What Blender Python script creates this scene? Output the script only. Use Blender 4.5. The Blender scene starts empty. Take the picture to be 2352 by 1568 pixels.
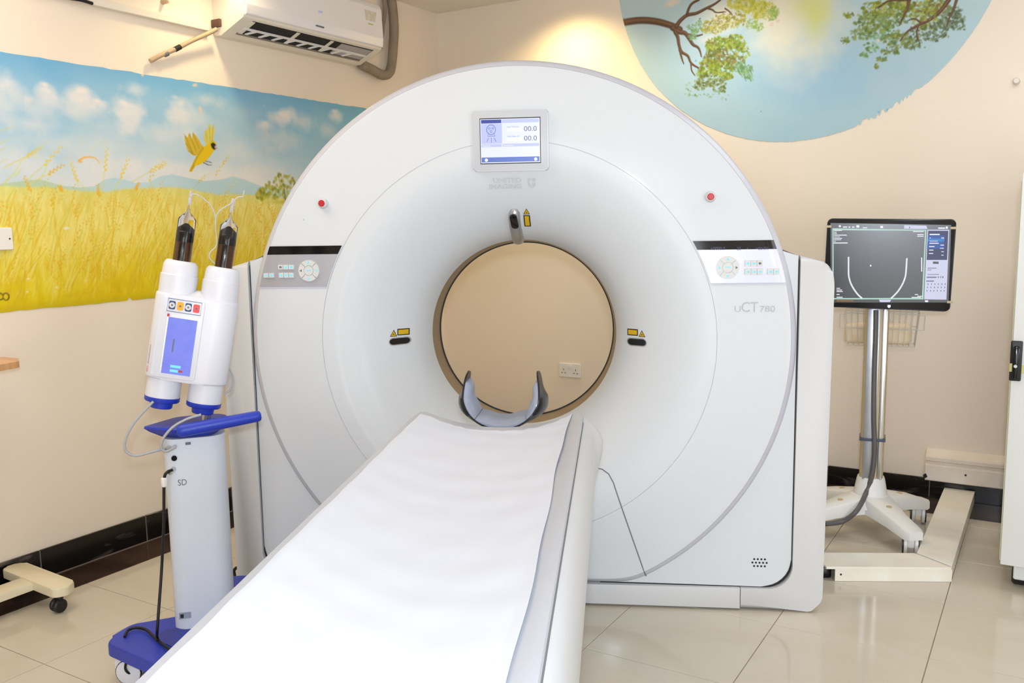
import bpy, bmesh, math, random
import numpy as np
from mathutils import Matrix, Vector

random.seed(7)
RNG = np.random.default_rng(7)
scene = bpy.context.scene
COL = scene.collection
PI = math.pi

# ------------------------------------------------------------------ camera
CAM = np.array([0.0, 0.0, 1.40])
R3 = np.array([0.8563612454708667, 0.5161589894075935, -0.015010493306942265])
U3 = np.array([-0.05448769989959236, 0.11923092130894228, 0.9913703031478565])
F3 = np.array([-0.5134944087477856, 0.8481532202718756, -0.13022905638608254])
FPX = 2057.0
cam_data = bpy.data.cameras.new('camera')
cam = bpy.data.objects.new('camera', cam_data)
COL.objects.link(cam)
cam.matrix_world = Matrix(((R3[0], U3[0], -F3[0], CAM[0]), (R3[1], U3[1], -F3[1], CAM[1]),
                           (R3[2], U3[2], -F3[2], CAM[2]), (0, 0, 0, 1)))
cam_data.sensor_width = 36.0
cam_data.lens = 36.0 * FPX / 2352.0
cam_data.clip_start = 0.02
scene.camera = cam

# ------------------------------------------------------------------ world, lights, exposure
world = bpy.data.worlds.new('world')
scene.world = world
world.use_nodes = True
world.node_tree.nodes['Background'].inputs[0].default_value = (1.0, 0.95, 0.88, 1)
world.node_tree.nodes['Background'].inputs[1].default_value = 0.2
vs = scene.view_settings
vs.view_transform = 'Standard'
vs.look = 'None'
vs.exposure = 0.03
vs.gamma = 1.0
vs.use_curve_mapping = False


def light(name, kind, loc, power, color, size=0.1, target=None, spot=None, blend=0.6, sizey=None):
    d = bpy.data.lights.new(name, kind)
    d.energy = power
    d.color = color
    if kind == 'AREA':
        d.size = size
        if sizey:
            d.shape = 'RECTANGLE'
            d.size_y = sizey
        else:
            d.shape = 'DISK'
    else:
        d.shadow_soft_size = size
    if kind == 'SPOT':
        d.spot_size = spot
        d.spot_blend = blend
    o = bpy.data.objects.new(name, d)
    COL.objects.link(o)
    o.location = loc
    t = Vector(target) - Vector(loc) if target else Vector((0, 0, -1))
    o.rotation_euler = t.to_track_quat('-Z', 'Y').to_euler()
    return o


WARM = (1.0, 0.80, 0.52)
SOFT = (1.0, 0.93, 0.84)
NEUT = (0.95, 0.97, 1.0)
light('camera_flash', 'AREA', (0.035, -0.03, 1.53), 32.0, (0.82, 0.92, 1.06), 0.10, (-1.6, 3.0, 0.5))
light('added_front_fill', 'AREA', (0.2, -2.55, 1.1), 112.0, (0.92, 1.0, 1.07), 3.4, (-0.6, 0.0, 1.0), sizey=2.1)  # added fill behind the camera, an unseen source that brightens front faces
light('added_side_fill', 'AREA', (2.22, 0.9, 1.0), 50.0, (0.87, 0.96, 1.06), 2.0, (0.0, 1.7, 0.8), sizey=1.7)  # invented low fill from the right, added to lift the lower gantry
light('ceiling_panel', 'AREA', (0.2, 3.5, 2.70), 16.0, (0.93, 0.99, 1.06), 1.2, None, sizey=1.2)
light('ceiling_panel', 'AREA', (-2.6, 1.3, 2.70), 19.0, (1.0, 0.89, 0.74), 1.2, None, sizey=1.2)
light('ceiling_downlight', 'SPOT', (-2.46, 4.54, 2.70), 42.0, (1.0, 0.76, 0.36), 0.05, (-2.46, 4.72, 0.0), math.radians(140), 1.0)
light('ceiling_downlight', 'SPOT', (-1.60, 4.42, 2.70), 22.0, (0.96, 0.95, 0.90), 0.05, (-1.60, 4.60, 0.0), math.radians(140), 1.0)
light('ceiling_downlight', 'SPOT', (-3.16, 2.90, 2.70), 19.0, (1.0, 0.79, 0.44), 0.05, (-3.20, 2.88, 0.0), math.radians(120), 0.9)


# ------------------------------------------------------------------ pixel helpers (2352x1568 frame -> real places)
def ray(x, y):
    return R3 * (x - 1176) / FPX - U3 * (y - 784) / FPX + F3


def on_z(x, y, z=0.0):
    d = ray(x, y)
    return CAM + d * ((z - CAM[2]) / d[2])


def on_plane(x, y, p0, n):
    d = ray(x, y)
    return CAM + d * (((np.asarray(p0, float) - CAM) @ np.asarray(n, float)) / (d @ np.asarray(n, float)))


GA = math.radians(24.5455)
GX = np.array([math.cos(GA), math.sin(GA), 0.0])
GY = np.array([-math.sin(GA), math.cos(GA), 0.0])
GO = np.array([-1.63449, 2.72232, 0.0])          # gantry origin: floor below the bore axis, front plane


def g_of(p):
    d = np.asarray(p) - GO
    return np.array([d @ GX, d @ GY, d[2]])


CG = g_of(CAM)


def g_plane(x, y, v):
    return g_of(on_plane(x, y, GO + GY * v, GY))


# ------------------------------------------------------------------ materials
def lin(c):
    c = c / 255.0
    return c / 12.92 if c <= 0.04045 else ((c + 0.055) / 1.055) ** 2.4


def L3(rgb):
    return (lin(rgb[0]), lin(rgb[1]), lin(rgb[2]), 1.0)


def mat(name, rgb, rough=0.5, metal=0.0, var=0.0, vscale=8.0, bump=0.0, bscale=60.0, coat=0.0, emit=0.0,
        trans=0.0, ior=1.45, alpha=1.0, spec=0.5, rgb2=None, coat_rough=0.03):
    m = bpy.data.materials.new(name)
    m.use_nodes = True
    nt = m.node_tree
    b = nt.nodes['Principled BSDF']
    b.inputs['Base Color'].default_value = L3(rgb)
    b.inputs['Roughness'].default_value = rough
    b.inputs['Metallic'].default_value = metal
    b.inputs['IOR'].default_value = ior
    b.inputs['Specular IOR Level'].default_value = spec
    b.inputs['Coat Weight'].default_value = coat
    b.inputs['Coat Roughness'].default_value = coat_rough
    b.inputs['Transmission Weight'].default_value = trans
    b.inputs['Alpha'].default_value = alpha
    if emit:
        b.inputs['Base Color'].default_value = tuple(q * 0.12 for q in L3(rgb)[:3]) + (1,)
        b.inputs['Emission Color'].default_value = L3(rgb)
        b.inputs['Emission Strength'].default_value = emit
    tc = nt.nodes.new('ShaderNodeTexCoord')
    if var or rgb2:
        n = nt.nodes.new('ShaderNodeTexNoise')
        n.inputs['Scale'].default_value = vscale
        n.inputs['Detail'].default_value = 5
        nt.links.new(tc.outputs['Object'], n.inputs['Vector'])
        r = nt.nodes.new('ShaderNodeValToRGB')
        r.color_ramp.elements[0].position = 0.32
        r.color_ramp.elements[1].position = 0.68
        a = L3(rgb2) if rgb2 else tuple(max(0, q * (1 - var)) for q in L3(rgb)[:3]) + (1,)
        c = L3(rgb) if rgb2 else tuple(min(1, q * (1 + var)) for q in L3(rgb)[:3]) + (1,)
        r.color_ramp.elements[0].color = a
        r.color_ramp.elements[1].color = c
        nt.links.new(n.outputs['Fac'], r.inputs['Fac'])
        if emit:
            nt.links.new(r.outputs['Color'], b.inputs['Emission Color'])
        else:
            nt.links.new(r.outputs['Color'], b.inputs['Base Color'])
    if bump:
        n2 = nt.nodes.new('ShaderNodeTexNoise')
        n2.inputs['Scale'].default_value = bscale
        n2.inputs['Detail'].default_value = 4
        nt.links.new(tc.outputs['Object'], n2.inputs['Vector'])
        bp = nt.nodes.new('ShaderNodeBump')
        bp.inputs['Strength'].default_value = bump
        bp.inputs['Distance'].default_value = 0.01
        nt.links.new(n2.outputs['Fac'], bp.inputs['Height'])
        nt.links.new(bp.outputs['Normal'], b.inputs['Normal'])
    return m


def mat_vein(name, rgb, vein, rough, scale, lo, hi):
    """dark or pale stone: streaky noise bands over a base colour"""
    m = bpy.data.materials.new(name)
    m.use_nodes = True
    nt = m.node_tree
    b = nt.nodes['Principled BSDF']
    b.inputs['Roughness'].default_value = rough
    tc = nt.nodes.new('ShaderNodeTexCoord')
    mp = nt.nodes.new('ShaderNodeMapping')
    mp.inputs['Scale'].default_value = scale
    n = nt.nodes.new('ShaderNodeTexNoise')
    n.inputs['Scale'].default_value = 1.0
    n.inputs['Detail'].default_value = 6
    n.inputs['Distortion'].default_value = 1.2
    r = nt.nodes.new('ShaderNodeValToRGB')
    r.color_ramp.elements[0].position = lo
    r.color_ramp.elements[1].position = hi
    r.color_ramp.elements[0].color = L3(rgb)
    r.color_ramp.elements[1].color = L3(vein)
    geo = nt.nodes.new('ShaderNodeNewGeometry')
    nt.links.new(geo.outputs['Position'], mp.inputs['Vector'])
    nt.links.new(mp.outputs['Vector'], n.inputs['Vector'])
    nt.links.new(n.outputs['Fac'], r.inputs['Fac'])
    nt.links.new(r.outputs['Color'], b.inputs['Base Color'])
    return m


def mat_paint(name):
    """mural paint: the brush strokes are stored per vertex, fine relief by noise"""
    m = bpy.data.materials.new(name)
    m.use_nodes = True
    nt = m.node_tree
    b = nt.nodes['Principled BSDF']
    b.inputs['Roughness'].default_value = 0.55
    b.inputs['Specular IOR Level'].default_value = 0.3
    a = nt.nodes.new('ShaderNodeVertexColor')
    a.layer_name = 'paint'
    nt.links.new(a.outputs['Color'], b.inputs['Base Color'])
    n = nt.nodes.new('ShaderNodeTexNoise')
    n.inputs['Scale'].default_value = 25
    bp = nt.nodes.new('ShaderNodeBump')
    bp.inputs['Strength'].default_value = 0.12
    bp.inputs['Distance'].default_value = 0.004
    nt.links.new(n.outputs['Fac'], bp.inputs['Height'])
    nt.links.new(bp.outputs['Normal'], b.inputs['Normal'])
    return m


m_wall = mat('wall_plaster', (240, 226, 208), 0.62, var=0.015, vscale=1.2, bump=0.10, bscale=9, spec=0.3)
m_ceil = mat('ceiling_paint', (238, 230, 218), 0.8, var=0.01)
m_tile = mat_vein('floor_tile', (208, 199, 182), (199, 188, 168), 0.10, (1.2, 2.2, 1), 0.35, 0.7)
m_grout = mat('grout', (165, 148, 122), 0.9)
m_gasket = mat('door_gasket', (212, 210, 176), 0.6)
m_dark = mat_vein('dark_tile', (52, 40, 33), (82, 65, 54), 0.14, (3, 3, 3), 0.4, 0.75)
m_skirt = mat_vein('skirting_tile', (14, 11, 11), (120, 114, 112), 0.20, (4, 4, 14), 0.56, 0.84)
m_joint = mat('joint_grey', (128, 116, 108), 0.8)
m_white = mat('gantry_white', (210, 213, 216), 0.48, var=0.008, vscale=3, coat=0.14, spec=0.4, coat_rough=0.07)
m_white2 = mat('cover_white', (203, 203, 203), 0.35, var=0.008, vscale=3)
m_rim = mat('rim_grey', (196, 196, 206), 0.35, var=0.02, coat=0.2)
m_seam = mat('seam_dark', (120, 120, 120), 0.7)
m_seaml = mat('seam_light', (206, 207, 207), 0.7)
m_gap = mat('gap_black', (30, 30, 32), 0.7)
m_liner = mat('bore_liner', (150, 128, 100), 0.45, var=0.05, vscale=6)
m_silver = mat('silver_panel', (188, 188, 196), 0.36, metal=0.5, var=0.02)
m_key = mat('key_plastic', (208, 208, 206), 0.35, var=0.02)
m_black = mat('black_gloss', (14, 14, 16), 0.15, var=0.1)
m_matblk = mat('black_plastic', (28, 28, 30), 0.45, var=0.1)
m_led = mat('key_light', (120, 220, 240), 0.4, emit=1.0)
m_ledw = mat('display_digits', (84, 84, 128), 0.4, emit=0.6)
m_red = mat('red_button', (186, 40, 44), 0.35, var=0.04)
m_print = mat('grey_print', (197, 198, 201), 0.5)
m_print2 = mat('grey_print_dark', (178, 180, 184), 0.5)
m_yel = mat('warning_yellow', (212, 172, 20), 0.45, var=0.04)
m_ink = mat('black_ink', (26, 24, 22), 0.6)
m_inkg = mat('grey_ink', (110, 110, 118), 0.6)
m_alu = mat('brushed_alu', (178, 180, 184), 0.32, metal=0.7, var=0.05, vscale=20)
m_steel = mat('bright_steel', (200, 198, 194), 0.22, metal=0.9, var=0.03)
m_table = mat('table_grey', (186, 188, 195), 0.42, var=0.015, bump=0.05, bscale=40)
m_cover = mat('table_cover', (202, 203, 205), 0.38, var=0.01)
m_base = mat('pedestal_grey', (150, 150, 152), 0.5, var=0.03)
m_paper = mat('paper_sheet', (213, 217, 227), 0.75, var=0.006, vscale=14, bump=0.06, bscale=30, spec=0.2)
m_carbon = mat('carbon_shell', (17, 18, 20), 0.32, var=0.2, vscale=90, coat=0.15)
m_pad = mat('grey_foam', (150, 156, 172), 0.7, var=0.03, vscale=50)
m_inj = mat('injector_white', (220, 220, 227), 0.35, var=0.01)
m_col = mat('column_white', (212, 217, 226), 0.4, var=0.02)
m_blue = mat('injector_blue', (40, 60, 176), 0.42, var=0.05)
m_blued = mat('injector_blue_dark', (30, 48, 146), 0.4, var=0.05)
m_glass = mat('clear_plastic', (250, 250, 250), 0.03, trans=1.0, ior=1.25)
m_tube = mat('clear_tube', (226, 222, 220), 0.2, trans=0.5, ior=1.2)
m_rod = mat('amber_rod', (104, 62, 26), 0.18, var=0.2, vscale=40)
m_cord = mat('black_cord', (20, 20, 20), 0.5)
m_cordg = mat('grey_cable', (168, 168, 168), 0.45, var=0.05)
m_scr = mat('blue_screen', (120, 132, 232), 0.3, emit=0.92, rgb2=(112, 122, 226), vscale=30)
m_cream = mat('cream_enamel', (226, 216, 186), 0.35, var=0.02)
m_wood = mat_vein('wood_laminate', (214, 166, 118), (190, 140, 92), 0.35, (4, 30, 4), 0.35, 0.7)
m_acw = mat('aircon_white', (240, 236, 238), 0.14, var=0.008, coat=0.3)
m_acb = mat('aircon_body', (232, 224, 212), 0.4, var=0.01)
m_foam = mat('pipe_lagging', (150, 134, 116), 0.8, var=0.12, vscale=18, bump=0.4, bscale=25)
m_pipe = mat('drain_pipe', (186, 160, 130), 0.5, var=0.05)
m_trunk = mat('trunking_pvc', (232, 222, 208), 0.4, var=0.03, vscale=4)
m_trunkd = mat('trunking_worn', (242, 232, 222), 0.5, rgb2=(234, 216, 194), vscale=9)
m_duct = mat('duct_enamel', (244, 240, 230), 0.42, rgb2=(236, 228, 212), vscale=7)
m_rack = mat('rack_white', (226, 227, 224), 0.42, var=0.01)
m_cart = mat('cart_white', (232, 230, 226), 0.4, var=0.01)
m_beige = mat('post_beige', (196, 176, 140), 0.4, var=0.03)
m_wire = mat('grey_wire', (208, 200, 190), 0.4, var=0.04)
m_packet = mat('tan_packet', (232, 208, 172), 0.6, rgb2=(240, 222, 194), vscale=24)
m_sock = mat('socket_white', (236, 232, 226), 0.35, var=0.01)
m_tape = mat('yellow_tape', (208, 204, 132), 0.55, var=0.04)
m_label = mat('energy_label', (206, 202, 178), 0.6, rgb2=(222, 216, 204), vscale=60)
m_condu = mat('dark_conduit', (96, 92, 92), 0.4, var=0.08)
m_mon = mat('monitor_dark', (48, 47, 50), 0.25, emit=0.9, rgb2=(56, 52, 50), vscale=200)
m_monf = mat('monitor_frame', (20, 20, 23), 0.28, var=0.1)
m_w_em = mat('screen_white', (228, 228, 238), 0.4, emit=0.95)
m_lav_em = mat('screen_lavender', (196, 198, 222), 0.4, emit=0.95)
m_navy_em = mat('screen_navy', (48, 54, 92), 0.4, emit=0.9)
m_blu_em = mat('screen_blue', (36, 78, 156), 0.4, emit=0.9)
m_cyan_em = mat('screen_cyan', (36, 120, 190), 0.4, emit=0.9)
m_org_em = mat('screen_orange', (130, 92, 40), 0.4, emit=0.8)
m_grn_em = mat('screen_green', (170, 206, 190), 0.4, emit=0.9)
m_lcd = mat('lcd_pale', (222, 226, 252), 0.3, emit=0.95)
m_lcd2 = mat('lcd_lilac', (184, 192, 236), 0.3, emit=0.95)
m_lcd3 = mat('lcd_blue', (84, 108, 190), 0.3, emit=0.95)
m_lcd4 = mat('lcd_navy', (44, 60, 156), 0.3, emit=0.9)
m_lcdw = mat('lcd_white', (246, 246, 255), 0.3, emit=1.0)
m_lcdg = mat('lcd_grey', (92, 96, 128), 0.3, emit=0.9)
m_bezel = mat('bezel_grey', (196, 198, 203), 0.32, var=0.01)
m_paint = mat_paint('mural_paint')


# ------------------------------------------------------------------ mesh builder
class MB:
    def __init__(s):
        s.v = []
        s.f = []

    def add(s, verts, faces):
        n = len(s.v)
        s.v += [tuple(float(q) for q in p) for p in verts]
        s.f += [tuple(i + n for i in f) for f in faces]
        return s

    def xf(s, M):
        M = Matrix(M)
        s.v = [tuple(M @ Vector(p)) for p in s.v]
        return s

    def fn(s, f):
        s.v = [tuple(float(q) for q in f(p)) for p in s.v]
        return s

    def bm_add(s, bm):
        bm.verts.ensure_lookup_table()
        bm.verts.index_update()
        s.add([v.co[:] for v in bm.verts], [[v.index for v in f.verts] for f in bm.faces])
        bm.free()
        return s

    def box(s, c, size, bev=0.0, seg=2, M=None):
        bm = bmesh.new()
        bmesh.ops.create_cube(bm, size=1.0)
        for v in bm.verts:
            v.co = Vector((v.co.x * size[0], v.co.y * size[1], v.co.z * size[2]))
        if bev:
            bmesh.ops.bevel(bm, geom=list(bm.edges), offset=bev, segments=seg, affect='EDGES', profile=0.5)
        T = Matrix.Translation(Vector(c))
        if M is not None:
            T = T @ Matrix(M).to_4x4()
        bmesh.ops.transform(bm, matrix=T, verts=bm.verts)
        return s.bm_add(bm)

    def prism(s, poly, d0, d1, axis='y', bev=0.0, seg=2, both=False, pick=None):
        """poly in the two other axes; extruded along axis from d0 (front, bevelled) to d1"""
        bm = bmesh.new()

        def pt(a, b, d):
            return {'x': (d, a, b), 'y': (a, d, b), 'z': (a, b, d)}[axis]
        f0 = [bm.verts.new(pt(a, b, d0)) for a, b in poly]
        f1 = [bm.verts.new(pt(a, b, d1)) for a, b in poly]
        n = len(poly)
        bm.faces.new(f0)
        bm.faces.new(f1[::-1])
        for i in range(n):
            bm.faces.new((f0[i], f1[i], f1[(i + 1) % n], f0[(i + 1) % n]))
        if bev:
            bm.edges.ensure_lookup_table()
            s0 = set(f0)
            s1 = set(f1)
            ed = [e for e in bm.edges if (e.verts[0] in s0 and e.verts[1] in s0) or
                  (both and e.verts[0] in s1 and e.verts[1] in s1)]
            if pick:
                ed = [e for e in ed if pick((e.verts[0].co + e.verts[1].co) / 2)]
            bmesh.ops.bevel(bm, geom=ed, offset=bev, segments=seg, affect='EDGES', profile=0.5)
        return s.bm_add(bm)

    def cyl(s, p0, p1, r0, r1=None, n=20, caps=True):
        r1 = r0 if r1 is None else r1
        return s.revolve(p0, p1, [(0, r0), (1, r1)], n, caps)

    def revolve(s, p0, p1, prof, n=24, caps=True):
        """prof: (t along p0..p1, radius)"""
        p0 = Vector(p0)
        p1 = Vector(p1)
        ax = (p1 - p0)
        q = ax.normalized().to_track_quat('Z', 'Y').to_matrix()
        vs_, fs = [], []
        m = len(prof)
        for t, r in prof:
            for k in range(n):
                a = 2 * PI * k / n
                vs_.append(p0 + ax * t + q @ Vector((r * math.cos(a), r * math.sin(a), 0)))
        for i in range(m - 1):
            for k in range(n):
                k2 = (k + 1) % n
                fs.append((i * n + k, i * n + k2, (i + 1) * n + k2, (i + 1) * n + k))
        if caps:
            fs.append(tuple(range(n))[::-1])
            fs.append(tuple((m - 1) * n + k for k in range(n)))
        return s.add(vs_, fs)

    def tube(s, pts, r, n=8, sub=6, closed=False, rect=None):
        P = [Vector(p) for p in pts]
        if sub > 1 and len(P) > 2:
            Q = []
            m = len(P)
            rng = range(m) if closed else range(m - 1)
            for i in rng:
                a, b, c, d = (P[(i - 1) % m] if closed or i > 0 else P[0] * 2 - P[1], P[i], P[(i + 1) % m],
                              P[(i + 2) % m] if closed or i < m - 2 else P[-1] * 2 - P[-2])
                for k in range(sub):
                    t = k / sub
                    Q.append(0.5 * ((2 * b) + (c - a) * t + (2 * a - 5 * b + 4 * c - d) * t * t +
                                    (3 * b - a - 3 * c + d) * t ** 3))
            if not closed:
                Q.append(P[-1])
            P = Q
        m = len(P)
        T = []
        for i in range(m):
            a = P[(i - 1) % m] if closed or i > 0 else P[0]
            b = P[(i + 1) % m] if closed or i < m - 1 else P[-1]
            T.append((b - a).normalized())
        up = Vector((0, 0, 1)) if abs(T[0].z) < 0.9 else Vector((1, 0, 0))
        nx = (up - T[0] * up.dot(T[0])).normalized()
        vs_, fs = [], []
        for i in range(m):
            nx = (nx - T[i] * nx.dot(T[i])).normalized()
            ny = T[i].cross(nx)
            for k in range(n):
                a = 2 * PI * (k + 0.5) / n
                if rect:
                    ca, sa = math.cos(a), math.sin(a)
                    vs_.append(P[i] + nx * rect[0] * (1 if ca > 0 else -1) + ny * rect[1] * (1 if sa > 0 else -1))
                else:
                    vs_.append(P[i] + (nx * math.cos(a) + ny * math.sin(a)) * r)
        for i in range(m if closed else m - 1):
            j = (i + 1) % m
            for k in range(n):
                k2 = (k + 1) % n
                fs.append((i * n + k, i * n + k2, j * n + k2, j * n + k))
        if not closed:
            fs.append(tuple(range(n))[::-1])
            fs.append(tuple((m - 1) * n + k for k in range(n)))
        return s.add(vs_, fs)

    def sphere(s, c, r, n=12, m=8, sc=(1, 1, 1)):
        c = Vector(c)
        vs_ = [c + Vector((0, 0, r * sc[2]))]
        for i in range(1, m):
            a = PI * i / m
            for k in range(n):
                b = 2 * PI * k / n
                vs_.append(c + Vector((r * sc[0] * math.sin(a) * math.cos(b), r * sc[1] * math.sin(a) * math.sin(b),
                                       r * sc[2] * math.cos(a))))
        vs_.append(c - Vector((0, 0, r * sc[2])))
        fs = [(0, 1 + k, 1 + (k + 1) % n) for k in range(n)]
        for i in range(m - 2):
            for k in range(n):
                k2 = (k + 1) % n
                fs.append((1 + i * n + k, 1 + (i + 1) * n + k, 1 + (i + 1) * n + k2, 1 + i * n + k2))
        last = len(vs_) - 1
        o = 1 + (m - 2) * n
        fs += [(o + (k + 1) % n, o + k, last) for k in range(n)]
        return s.add(vs_, fs)

    def grid(s, P, wrap=False):
        m, n = P.shape[:2]
        vs_ = P.reshape(-1, 3)
        fs = []
        for i in range(m - 1):
            for k in range(n if wrap else n - 1):
                k2 = (k + 1) % n
                fs.append((i * n + k, i * n + k2, (i + 1) * n + k2, (i + 1) * n + k))
        return s.add(vs_, fs)

    def slab(s, P, N):
        """grid P thickened by the vector field N (array or vector)"""
        m, n = P.shape[:2]
        B = P + N
        vs_ = np.concatenate([P.reshape(-1, 3), B.reshape(-1, 3)])
        o = m * n
        fs = []
        for i in range(m - 1):
            for k in range(n - 1):
                a, b, c, d = i * n + k, i * n + k + 1, (i + 1) * n + k + 1, (i + 1) * n + k
                fs.append((a, b, c, d))
                fs.append((o + d, o + c, o + b, o + a))
        brd = [k for k in range(n)] + [i * n + n - 1 for i in range(1, m)] + \
              [(m - 1) * n + k for k in range(n - 2, -1, -1)] + [i * n for i in range(m - 2, 0, -1)]
        for i in range(len(brd)):
            a, b = brd[i], brd[(i + 1) % len(brd)]
            fs.append((b, a, o + a, o + b))
        return s.add(vs_, fs)

    def build(s, name, m, parent=None, off=(0, 0, 0), smooth=38, kind=None):
        me = bpy.data.meshes.new(name)
        o3 = np.asarray(off, float)
        me.from_pydata([tuple(np.asarray(p) - o3) for p in s.v], [], s.f)
        bm = bmesh.new()
        bm.from_mesh(me)
        bmesh.ops.recalc_face_normals(bm, faces=bm.faces)
        bm.to_mesh(me)
        bm.free()
        if smooth:
            me.shade_smooth()
            me.set_sharp_from_angle(angle=math.radians(smooth))
        me.materials.append(m)
        o = bpy.data.objects.new(name, me)
        COL.objects.link(o)
        if parent is not None:
            o.parent = parent
        if kind:
            o['kind'] = kind
        return o


def thing(name, label, cat, loc=(0, 0, 0), rotz=0.0, group=None):
    o = bpy.data.objects.new(name, None)
    COL.objects.link(o)
    o.empty_display_size = 0.1
    o.location = loc
    o.rotation_euler = (0, 0, rotz)
    o['label'] = label
    o['category'] = cat
    if group:
        o['group'] = group
    return o


def tag(o, label, cat, group=None):
    o['label'] = label
    o['category'] = cat
    if group:
        o['group'] = group
    return o


def copy_part(o, parent, loc=None, rot=None):
    c = o.copy()
    COL.objects.link(c)
    c.parent = parent
    if loc is not None:
        c.location = loc
    if rot is not None:
        c.rotation_euler = rot
    return c


def fillet(pts, rad, seg=6):
    """round the corners of a closed 2D polygon; rad is one radius or one per corner"""
    out = []
    n = len(pts)
    rad = [rad] * n if not hasattr(rad, '__len__') else rad
    for i in range(n):
        p, a, b = np.array(pts[i], float), np.array(pts[i - 1], float), np.array(pts[(i + 1) % n], float)
        r = rad[i]
        if r <= 0:
            out.append(tuple(p))
            continue
        u, v = (a - p), (b - p)
        lu, lv = np.linalg.norm(u), np.linalg.norm(v)
        u, v = u / lu, v / lv
        ang = math.acos(max(-1, min(1, u @ v)))
        d = min(r / math.tan(ang / 2), 0.49 * lu, 0.49 * lv)
        r = d * math.tan(ang / 2)
        c = p + (u + v) / np.linalg.norm(u + v) * (r / math.sin(ang / 2))
        s0, s1 = p + u * d - c, p + v * d - c
        a0, a1 = math.atan2(s0[1], s0[0]), math.atan2(s1[1], s1[0])
        da = (a1 - a0 + PI) % (2 * PI) - PI
        for k in range(seg + 1):
            t = a0 + da * k / seg
            out.append((c[0] + r * math.cos(t), c[1] + r * math.sin(t)))
    return out


def text_mb(body, height, width=None, bold=0.0, align='LEFT'):
    """flat lettering in local x,y (baseline at 0), scaled to a cap height and optionally a width"""
    cu = bpy.data.curves.new('lettering', 'FONT')
    cu.body = body
    cu.size = 1.0
    cu.offset = bold
    cu.resolution_u = 3
    cu.fill_mode = 'FRONT'
    ob = bpy.data.objects.new('lettering', cu)
    COL.objects.link(ob)
    dg = bpy.context.evaluated_depsgraph_get()
    me = bpy.data.meshes.new_from_object(ob.evaluated_get(dg))
    v = np.array([q.co[:] for q in me.vertices])
    f = [tuple(p.vertices) for p in me.polygons]
    bpy.data.objects.remove(ob)
    bpy.data.curves.remove(cu)
    bpy.data.meshes.remove(me)
    mn, mx = v.min(0), v.max(0)
    v[:, 0] -= mn[0]
    sy = height / 0.729
    sx = sy if width is None else width / (mx[0] - mn[0])
    v[:, 0] *= sx
    v[:, 1] *= sy
    if align == 'CENTER':
        v[:, 0] -= v[:, 0].max() / 2
    if align == 'RIGHT':
        v[:, 0] -= v[:, 0].max()
    b = MB()
    b.add(v, f)
    return b


# ================================================================== THE SETTING
WX, WY, CZ = -3.46, 4.85, 2.735      # left wall, back wall, ceiling
RX, FY = 2.3, -2.6


def struct(name, mb, m, smooth=0):
    o = mb.build(name, m, smooth=smooth)
    o['kind'] = 'structure'
    return o


struct('wall_left', MB().box((WX - 0.06, (WY + FY) / 2, CZ / 2), (0.12, WY - FY, CZ)), m_wall)
struct('wall_back', MB().box(((WX + RX) / 2, WY + 0.06, CZ / 2), (RX - WX + 0.24, 0.12, CZ)), m_wall)
struct('wall_right', MB().box((RX + 0.06, (WY + FY) / 2, CZ / 2), (0.12, WY - FY, CZ)), m_wall)
struct('wall_front', MB().box(((WX + RX) / 2, FY - 0.06, CZ / 2), (RX - WX + 0.24, 0.12, CZ)), m_wall)
struct('ceiling', MB().box(((WX + RX) / 2, (WY + FY) / 2, CZ + 0.06), (RX - WX + 0.24, WY - FY + 0.24, 0.12)), m_ceil)
floor = struct('floor', MB().box(((WX + RX) / 2, (WY + FY) / 2, -0.054), (RX - WX + 0.24, WY - FY + 0.24, 0.10)), m_grout)

# floor tiles: square pale tiles, a border row of dark ones along the left and back walls
TX, TY, X0, Y0 = 0.495, 0.48, -3.245, 1.565
BX, BY = -3.245, 4.56
GAP = 0.0028
xs = [X0 + TX * k for k in range(0, 9)]
ys = [Y0 + TY * k for k in range(-5, 7)] + [BY]


def tile(x0, x1, y0, y1, m, share={}):
    key = (round(x1 - x0, 4), round(y1 - y0, 4), m.name)
    if key not in share:
        w, h = x1 - x0 - GAP, y1 - y0 - GAP
        share[key] = MB().box((0, 0, -0.004), (w, h, 0.008), 0.0008, 1).build('tile', m, floor, smooth=0)
        o = share[key]
    else:
        o = share[key].copy()
        COL.objects.link(o)
        o.parent = floor
    o.location = ((x0 + x1) / 2, (y0 + y1) / 2, 0)
    return o


for i in range(len(xs) - 1):
    for j in range(len(ys) - 1):
        tile(xs[i], xs[i + 1], ys[j], ys[j + 1], m_tile)
for j in range(-5, 7):
    y0 = 1.70 + TX * j
    if y0 + TX < WY:
        tile(WX, BX, y0, y0 + TX, m_dark)
tile(WX, BX, 1.70 + TX * 6, WY, m_dark)
for i in range(8):
    tile(X0 + TX * i, X0 + TX * (i + 1), BY, WY, m_dark)

# skirting tiles
sk = MB().box((WX + 0.0055, (WY + 0.6 - 1.2) / 2 + 0.3, 0.0585), (0.011, WY + 0.6, 0.117)).build('baseboard_left', m_joint, smooth=0)
sk['kind'] = 'structure'
for j in range(-1, 9):
    y0 = 1.985 + TX * (j - 3)
    y1 = min(y0 + TX, WY - 0.012)
    if y1 - y0 > 0.05:
        MB().box((WX + 0.009, (y0 + y1) / 2, 0.06), (0.010, y1 - y0 - 0.006, 0.12), 0.001, 1).build('skirting_tile', m_skirt, sk, smooth=0)
MB().box((WX + 0.0155, (WY + 0.6 - 1.2) / 2 + 0.3, 0.0012), (0.005, WY + 0.6, 0.0036)).build('joint_strip', m_joint, sk, smooth=0)
sk = MB().box((-1.2, WY - 0.003, 0.046), (4.4, 0.006, 0.092)).build('baseboard_back', m_joint, smooth=0)
sk['kind'] = 'structure'
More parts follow.
